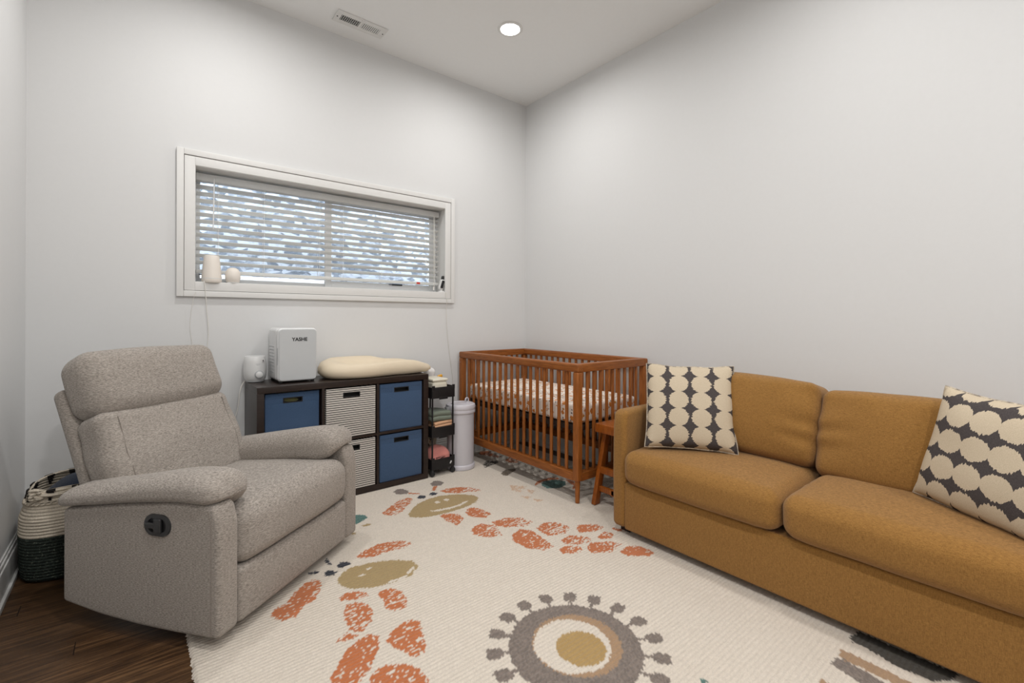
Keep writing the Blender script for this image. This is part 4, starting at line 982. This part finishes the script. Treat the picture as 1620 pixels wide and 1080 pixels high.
def folded(x, y, z, sx, sy, hgt, layers, seed, mat, name, label, cat, rot=0):
    """a folded cloth: layers joined by rounded folds at the front, slightly slumped"""
    th = hgt/layers; P = []
    for i in range(layers):
        a, c = (-sy/2, sy/2) if i % 2 == 0 else (sy/2, -sy/2)
        zz = th*(i+.5)
        P += [(a+(c-a)*q/8, zz) for q in range(9)]
    b = MB()
    prof = []
    V = []; F = []; nx = 12
    n = len(P)
    for s, off in ((1, th*.46), (-1, -th*.46)):
        for i, (py, pz) in enumerate(P):
            d0 = P[max(i-1, 0)]; d1 = P[min(i+1, n-1)]; ty, tz = d1[0]-d0[0], d1[1]-d0[1]; l = math.hypot(ty, tz) or 1
            nyy, nzz = -tz/l, ty/l
            for k in range(nx+1):
                xx = -sx/2+sx*k/nx; u = xx/(sx/2)
                V.append((xx*(1-.02*(i % 3)), py+nyy*off, max(.001, pz+nzz*off)*(1-.10*u*u)))
    m = nx+1; o = n*m
    for i in range(n-1):
        for k in range(nx):
            q = (i*m+k, i*m+k+1, (i+1)*m+k+1, (i+1)*m+k); F.append(q); F.append(tuple(o+j for j in reversed(q)))
        F.append((i*m, (i+1)*m, o+(i+1)*m, o+i*m)); F.append(tuple(reversed((i*m+nx, (i+1)*m+nx, o+(i+1)*m+nx, o+i*m+nx))))
    for k in range(nx):
        F.append((k, o+k, o+k+1, k+1)); j = (n-1)*m; F.append((j+k, j+k+1, o+j+k+1, o+j+k))
    V = wob(np.array(V), .005, (14, 14, 9), seed); V[:, 2] = np.maximum(V[:, 2], 0)
    V = V @ np.array(Euler((0, 0, rot)).to_matrix()).T + np.array((x, y, z))
    b.add(V, F); return solo(b, name, mat, label, cat, sharp=180)
def crumple(x, y, z, sx, sy, h, seed, mat, name, label, cat, amp=.02, sc=18):
    def fn(V):
        V = V.copy(); u = V[:, 0]/(sx/2); w = V[:, 1]/(sy/2)
        V[:, 2] = np.where(V[:, 2] > 0, V[:, 2]*(1-.35*u*u)*(1-.25*w*w), V[:, 2])
        f = .5+.5*np.sin(V[:, 0]*sc*3+V[:, 1]*sc*1.5+2*np.sin(V[:, 0]*sc+seed)); V[:, 2] -= .18*h*f*(V[:, 2] > 0)
        V[:, 1] += .10*h*f*(V[:, 1] < 0)
        V = wob(V, amp, (sc, sc, sc), seed); V[:, 2] = np.maximum(V[:, 2], -h/2)
        V[:, 0] = np.clip(V[:, 0], -sx/2, sx/2); V[:, 1] = np.clip(V[:, 1], -sy/2, sy/2); return V
    b = MB(); V, F = rbox_geo((sx, sy, h), min(sx, sy, h)*.35, (16, 16, 8), 3, fn); b.add(V+np.array((x, y, z+h/2)), F)
    return solo(b, name, mat, label, cat, sharp=180)
zm = .2905
folded(-1.143, -.30, zm+.001, .165, .185, .06, 2, 1., M['olive'], 'folded_cloth', 'olive folded cloth lowest on the middle tray of the cart', 'cloth')
folded(-1.137, -.305, zm+.062, .160, .180, .048, 2, 2., M['peach'], 'folded_cloth', 'peach folded cloth under the green towel on the cart', 'cloth', .05)
folded(-1.150, -.30, zm+.112, .165, .185, .072, 2, 3., M['sage'], 'folded_towel', 'sage green folded towel on the middle tray of the cart', 'towel', -.04)
zb = .0555
crumple(-1.143, -.30, zb, .165, .19, .145, 4., M['pink'], 'crumpled_cloth', 'coral pink crumpled cloth on the bottom tray of the cart', 'cloth', .014, 16)
crumple(-1.148, -.132, zb, .165, .14, .215, 7., M['printed'], 'crumpled_cloth', 'cream cloth with dark print behind the pink cloth on the cart', 'cloth', .016, 20)

# ------------------------------------------------------------------ diaper pail
PX, PY = -.938, -.318
DP = thing('diaper_pail', 'pale grey cylindrical diaper pail between the cart and the crib', 'diaper pail', (PX, PY, 0))
b = MB(); b.lathe([(0, 0), (.111, 0), (.113, .004), (.113, .028), (.110, .034), (.106, .036)], (PX, PY, 0), 48); b.build('base_ring', M['pail_lid'], DP)
b = MB(); b.lathe([(.104, .034), (.105, .05), (.105, .42), (.104, .43)], (PX, PY, 0), 48); b.build('body', M['pail'], DP)
b = MB(); b.lathe([(.105, .425), (.113, .43), (.115, .436), (.115, .452), (.1135, .456), (.116, .459), (.116, .480), (.112, .492), (.10, .499), (.085, .500), (.083, .497), (.03, .497), (0, .497)], (PX, PY, 0), 48)
ld = b.build('lid', M['pail_lid'], DP)
b = MB(); b.span(PX-.075, PX+.075, PY-.028, PY+.028, .495, .5035, .003); b.build('slide_hatch', M['pail'], ld)
b = MB(); q = [(PX+.045+.019*math.cos(a), PY-.02+.006*math.cos(a), .519+.019*math.sin(a)) for a in np.linspace(0, 2*PI, 20, endpoint=False)]
b.tube(q, .0048, 8, closed=True); b.build('pull_ring', M['pail_lid'], ld)
b = MB(); b.span(PX-.135, PX-.108, PY-.02, PY+.02, .455, .482, .006); b.build('hinge', M['grey_pl'], ld)

# ------------------------------------------------------------------ rope basket with a blanket
GX, GY, GZ = -3.152, -.335, ZF
BK = thing('rope_basket', 'cream and charcoal woven rope basket behind the recliner', 'basket', (GX, GY, GZ))
def rim_drop(a): return -.012+.012*math.cos(2*(a-PI/2))
def blathe(prof, dent=None, seg=64):
    b = MB(); V = []; F = []
    for i, (r, z) in enumerate(prof):
        for k in range(seg):
            a = 2*PI*k/seg; ca, sa = math.cos(a), math.sin(a)
            e = .60; u = math.copysign(abs(ca)**e, ca); w = math.copysign(abs(sa)**e, sa)
            l = (abs(u)**2.0+abs(w)**2.0)**.5; f = 1/max(abs(ca)**2.8+abs(sa)**2.8, 1e-6)**(1/2.8)
            zz = z+(rim_drop(a)*np.clip((z-.3)/.1, 0, 1))
            V.append((GX+r*ca*f*.93, GY+r*sa*f, GZ+zz))
    n = len(prof)
    for i in range(n-1):
        for k in range(seg): F.append((i*seg+k, i*seg+(k+1) % seg, (i+1)*seg+(k+1) % seg, (i+1)*seg+k))
    b.add(V, F); return b
def rows(r0, r1, z0, z1, per=.0135):
    n = max(2, int((z1-z0)/per)*4); out = []
    for i in range(n+1):
        t = i/n; z = z0+(z1-z0)*t; out.append((r0(z) if callable(r0) else r0+(r1-r0)*t, z))
    return out
def rad(z): return float(np.interp(z, [0, .012, .06, .20, .28, .345, .42], [.168, .186, .193, .196, .193, .172, .160]))+.0016*abs(math.sin(z*PI/.0135))
b = blathe([(0, .004), (.165, .001)]+rows(rad, 0, .006, .204)); b.build('lower_band', M['rope_dark'], BK)
b = blathe(rows(rad, 0, .202, .405)+[(.157, .410), (.150, .407)]+[(rad(z)-.011, z) for z in np.linspace(.40, .03, 14)]+[(0, .016)]); b.build('upper_band', M['rope_cream'], BK)
# braided band, dark triangle accents on the rim, rope handle with a knot
def rpt(a, z, off=0.):
    ca, sa = math.cos(a), math.sin(a); f = 1/(abs(ca)**2.8+abs(sa)**2.8)**(1/2.8); r = rad(z)+off
    zz = z+rim_drop(a)*float(np.clip((z-.3)/.1, 0, 1)); return (GX+r*ca*f*.93, GY+r*sa*f, GZ+zz)
for ph in (0, PI):
    pts = [rpt(2*PI*k/240, .352+.006*math.sin(2*PI*k/240*26+ph), .004+.003*math.cos(2*PI*k/240*26+ph)) for k in range(240)]
    b = MB(); b.tube(pts, .0042, 6, closed=True); b.build('braid', M['rope_cream'], BK)
for k in range(12):
    a0 = 2*PI*k/12+.12; b = MB()
    for j in range(4):
        wd = .088*(1-j*.24); z = .404-.0125*j
        pts = [rpt(a0-wd+2*wd*q/6, z, .0012) for q in range(7)]; b.tube(pts, .0066, 6)
        pts = [rpt(a0-wd+2*wd*q/6, z, -.0128) for q in range(7)]; b.tube(pts, .0058, 6)
    b.build('rim_accent', M['rope_black'], BK)
for sg in (-1, 1):
    ac = sg*PI/2-(.25 if sg < 0 else 0); b = MB()
    pts = [Vector(rpt(ac-.42+.84*q/16, .398, .006+.012*math.sin(PI*q/16)))+Vector((0, 0, .004-.016*math.sin(PI*q/16))) for q in range(17)]
    b.tube(pts, .0085, 8)
    c = Vector(rpt(ac-.40, .398, .012)); kn = []
    for q in range(40):
        th = 2*PI*q/40; kn.append(c+Vector(((.016+.008*math.cos(3*th))*math.cos(2*th), -.004*sg*-1+.007*math.sin(3*th), (.016+.008*math.cos(3*th))*math.sin(2*th))))
    b.tube(kn, .0085, 8, closed=True); b.build('handle', M['rope_cream'], BK)
def blk(V):
    V = V.copy(); r = np.hypot(V[:, 0]/.135, V[:, 1]/.14); V[:, 2] = np.where(V[:, 2] > 0, V[:, 2]*(1-.45*r**2)+.035*(V[:, 1]/.14), V[:, 2])
    return wob(V, .012, (10, 10, 10), 5.)
b = MB(); b.box((GX+.005, GY-.005, GZ+.235), (.255, .262, .36), .11, None, (12, 12, 10), 5, blk)
solo(b, 'knit_blanket', M['navy_cloth'], 'dark navy knitted blanket stuffed in the rope basket', 'blanket')

# ------------------------------------------------------------------ things on the window sill
SZ = WZ0+.0025
SM = thing('sound_machine', 'tall white tapered sound machine at the left end of the window sill', 'sound machine', (-2.556, .014, SZ))
b = MB(); b.lathe([(0, 0), (.050, 0), (.0535, .004), (.054, .02), (.052, .06), (.046, .12), (.0415, .160), (.038, .168), (.025, .172), (0, .173)], (-2.556, .014, SZ), 40); b.build('body', M['warm_white'], SM)
b = MB(); b.lathe([(.0544, .024), (.0550, .026), (.0544, .028)], (-2.556, .014, SZ), 40); b.build('base_seam', M['white_pl'], SM)
b = MB(); b.tube([(-2.622, .03, SZ+.052), (-2.60, .03, SZ+.051)], .004, 8); pg = b.build('jack_plug', M['black'], SM); pg['label'] = 'black jack plug'
b = MB(); b.tube(spline([(-2.600, -.005, SZ+.012), (-2.598, -.024, SZ+.002), (-2.594, -.027, SZ-.03), (-2.590, -.026, SZ-.09), (-2.585, -.018, SZ-.16), (-2.575, -.012, SZ-.3), (-2.585, -.010, SZ-.5), (-2.57, -.010, SZ-.8)]), .0021, 6)
b.build('power_cord', M['cord'], SM)
b = MB(); b.tube(spline([(-2.640, -.026, SZ-.06), (-2.655, -.018, SZ-.12), (-2.668, -.008, SZ-.26), (-2.655, -.006, SZ-.42), (-2.66, -.006, SZ-.75)]), .0012, 6)
solo(b, 'thin_cord', M['cord'], 'thin loose cord hanging on the wall below the left window corner', 'cord')
NL = thing('night_light', 'small round white night light on the sill beside the sound machine', 'night light', (-2.442, .014, SZ))
b = MB(); b.lathe([(0, 0), (.030, 0), (.034, .006), (.042, .03), (.0435, .05), (.040, .075), (.030, .093), (.016, .101), (0, .103)], (-2.442, .014, SZ), 36); b.build('globe', M['warm_white'], NL)
b = MB(); b.lathe([(.0345, .0035), (.036, .005), (.0362, .009)], (-2.442, .014, SZ), 36); b.build('base', M['white_pl'], NL)
BC = thing('baby_monitor_camera', 'white baby monitor camera with black lens at the right end of the sill', 'camera', (-.925, .01, SZ))
b = MB(); b.lathe([(0, 0), (.026, 0), (.028, .004), (.026, .011), (.012, .016), (.010, .03)], (-.925, .01, SZ), 28); b.build('base', M['white_pl'], BC)
b = MB(); V, F = rbox_geo((.042, .046, .092), .02, (2, 2, 4), 5); b.add(V, F, 0, Matrix.Translation((-.922, .01, SZ+.066)) @ Euler((R(6), R(14), 0)).to_matrix().to_4x4()); hd = b.build('head', M['white_pl'], BC)
b = MB(); V, F = rbox_geo((.024, .01, .066), .0048, (4, 1, 8), 3); b.add(V, F, 0, Matrix.Translation((-.925, -.014, SZ+.068)) @ Euler((R(6), R(14), 0)).to_matrix().to_4x4()); b.build('lens', M['black'], hd)
b = MB(); b.box((-.908, .012, SZ+.125), (.022, .022, .03), .005, (0, R(14), 0)); b.build('antenna', M['charcoal'], BC)
b = MB(); b.tube(spline([(-.905, .012, SZ+.008), (-.90, -.008, SZ+.006), (-.896, -.022, SZ-.004), (-.893, -.028, SZ-.05), (-.893, -.027, SZ-.10), (-.888, -.016, SZ-.16), (-.872, -.006, SZ-.35), (-.845, -.006, SZ-.55), (-.82, -.006, SZ-.72), (-.80, -.012, SZ-1.0)]), .002, 6)
b.build('power_cord', M['cord'], BC)

# ------------------------------------------------------------------ sky, camera
w = bpy.data.worlds.new('sky'); SC.world = w; w.use_nodes = True
bg = w.node_tree.nodes['Background']; bg.inputs[0].default_value = (.90, .95, 1.0, 1); bg.inputs[1].default_value = 9.5

cam = bpy.data.cameras.new('camera'); co = bpy.data.objects.new('camera', cam); COL.objects.link(co); SC.camera = co
cam.sensor_fit = 'HORIZONTAL'; cam.sensor_width = 36; cam.lens = 736.32/1620*36; cam.shift_y = -37.54/1620; cam.clip_start = .02
yaw, roll = R(50.967), R(.2013)
fw = Vector((math.cos(yaw), math.sin(yaw), 0)); rt = Vector((math.sin(yaw), -math.cos(yaw), 0)); up = Vector((0, 0, 1))
r2 = rt*math.cos(roll)+up*math.sin(roll); u2 = r2.cross(fw)
mm = Matrix.Identity(4)
for i in range(3): mm[i][0], mm[i][1], mm[i][2] = r2[i], u2[i], -fw[i]
mm.translation = (-2.92707, -3.40834, 1.16811); co.matrix_world = mm
SC.view_settings.view_transform = 'Standard'; SC.view_settings.look = 'None'; SC.view_settings.gamma = 1; SC.view_settings.use_curve_mapping = False
SC.view_settings.exposure = 0.0
for o in bpy.data.objects:
    if '_o' in o: del o['_o']
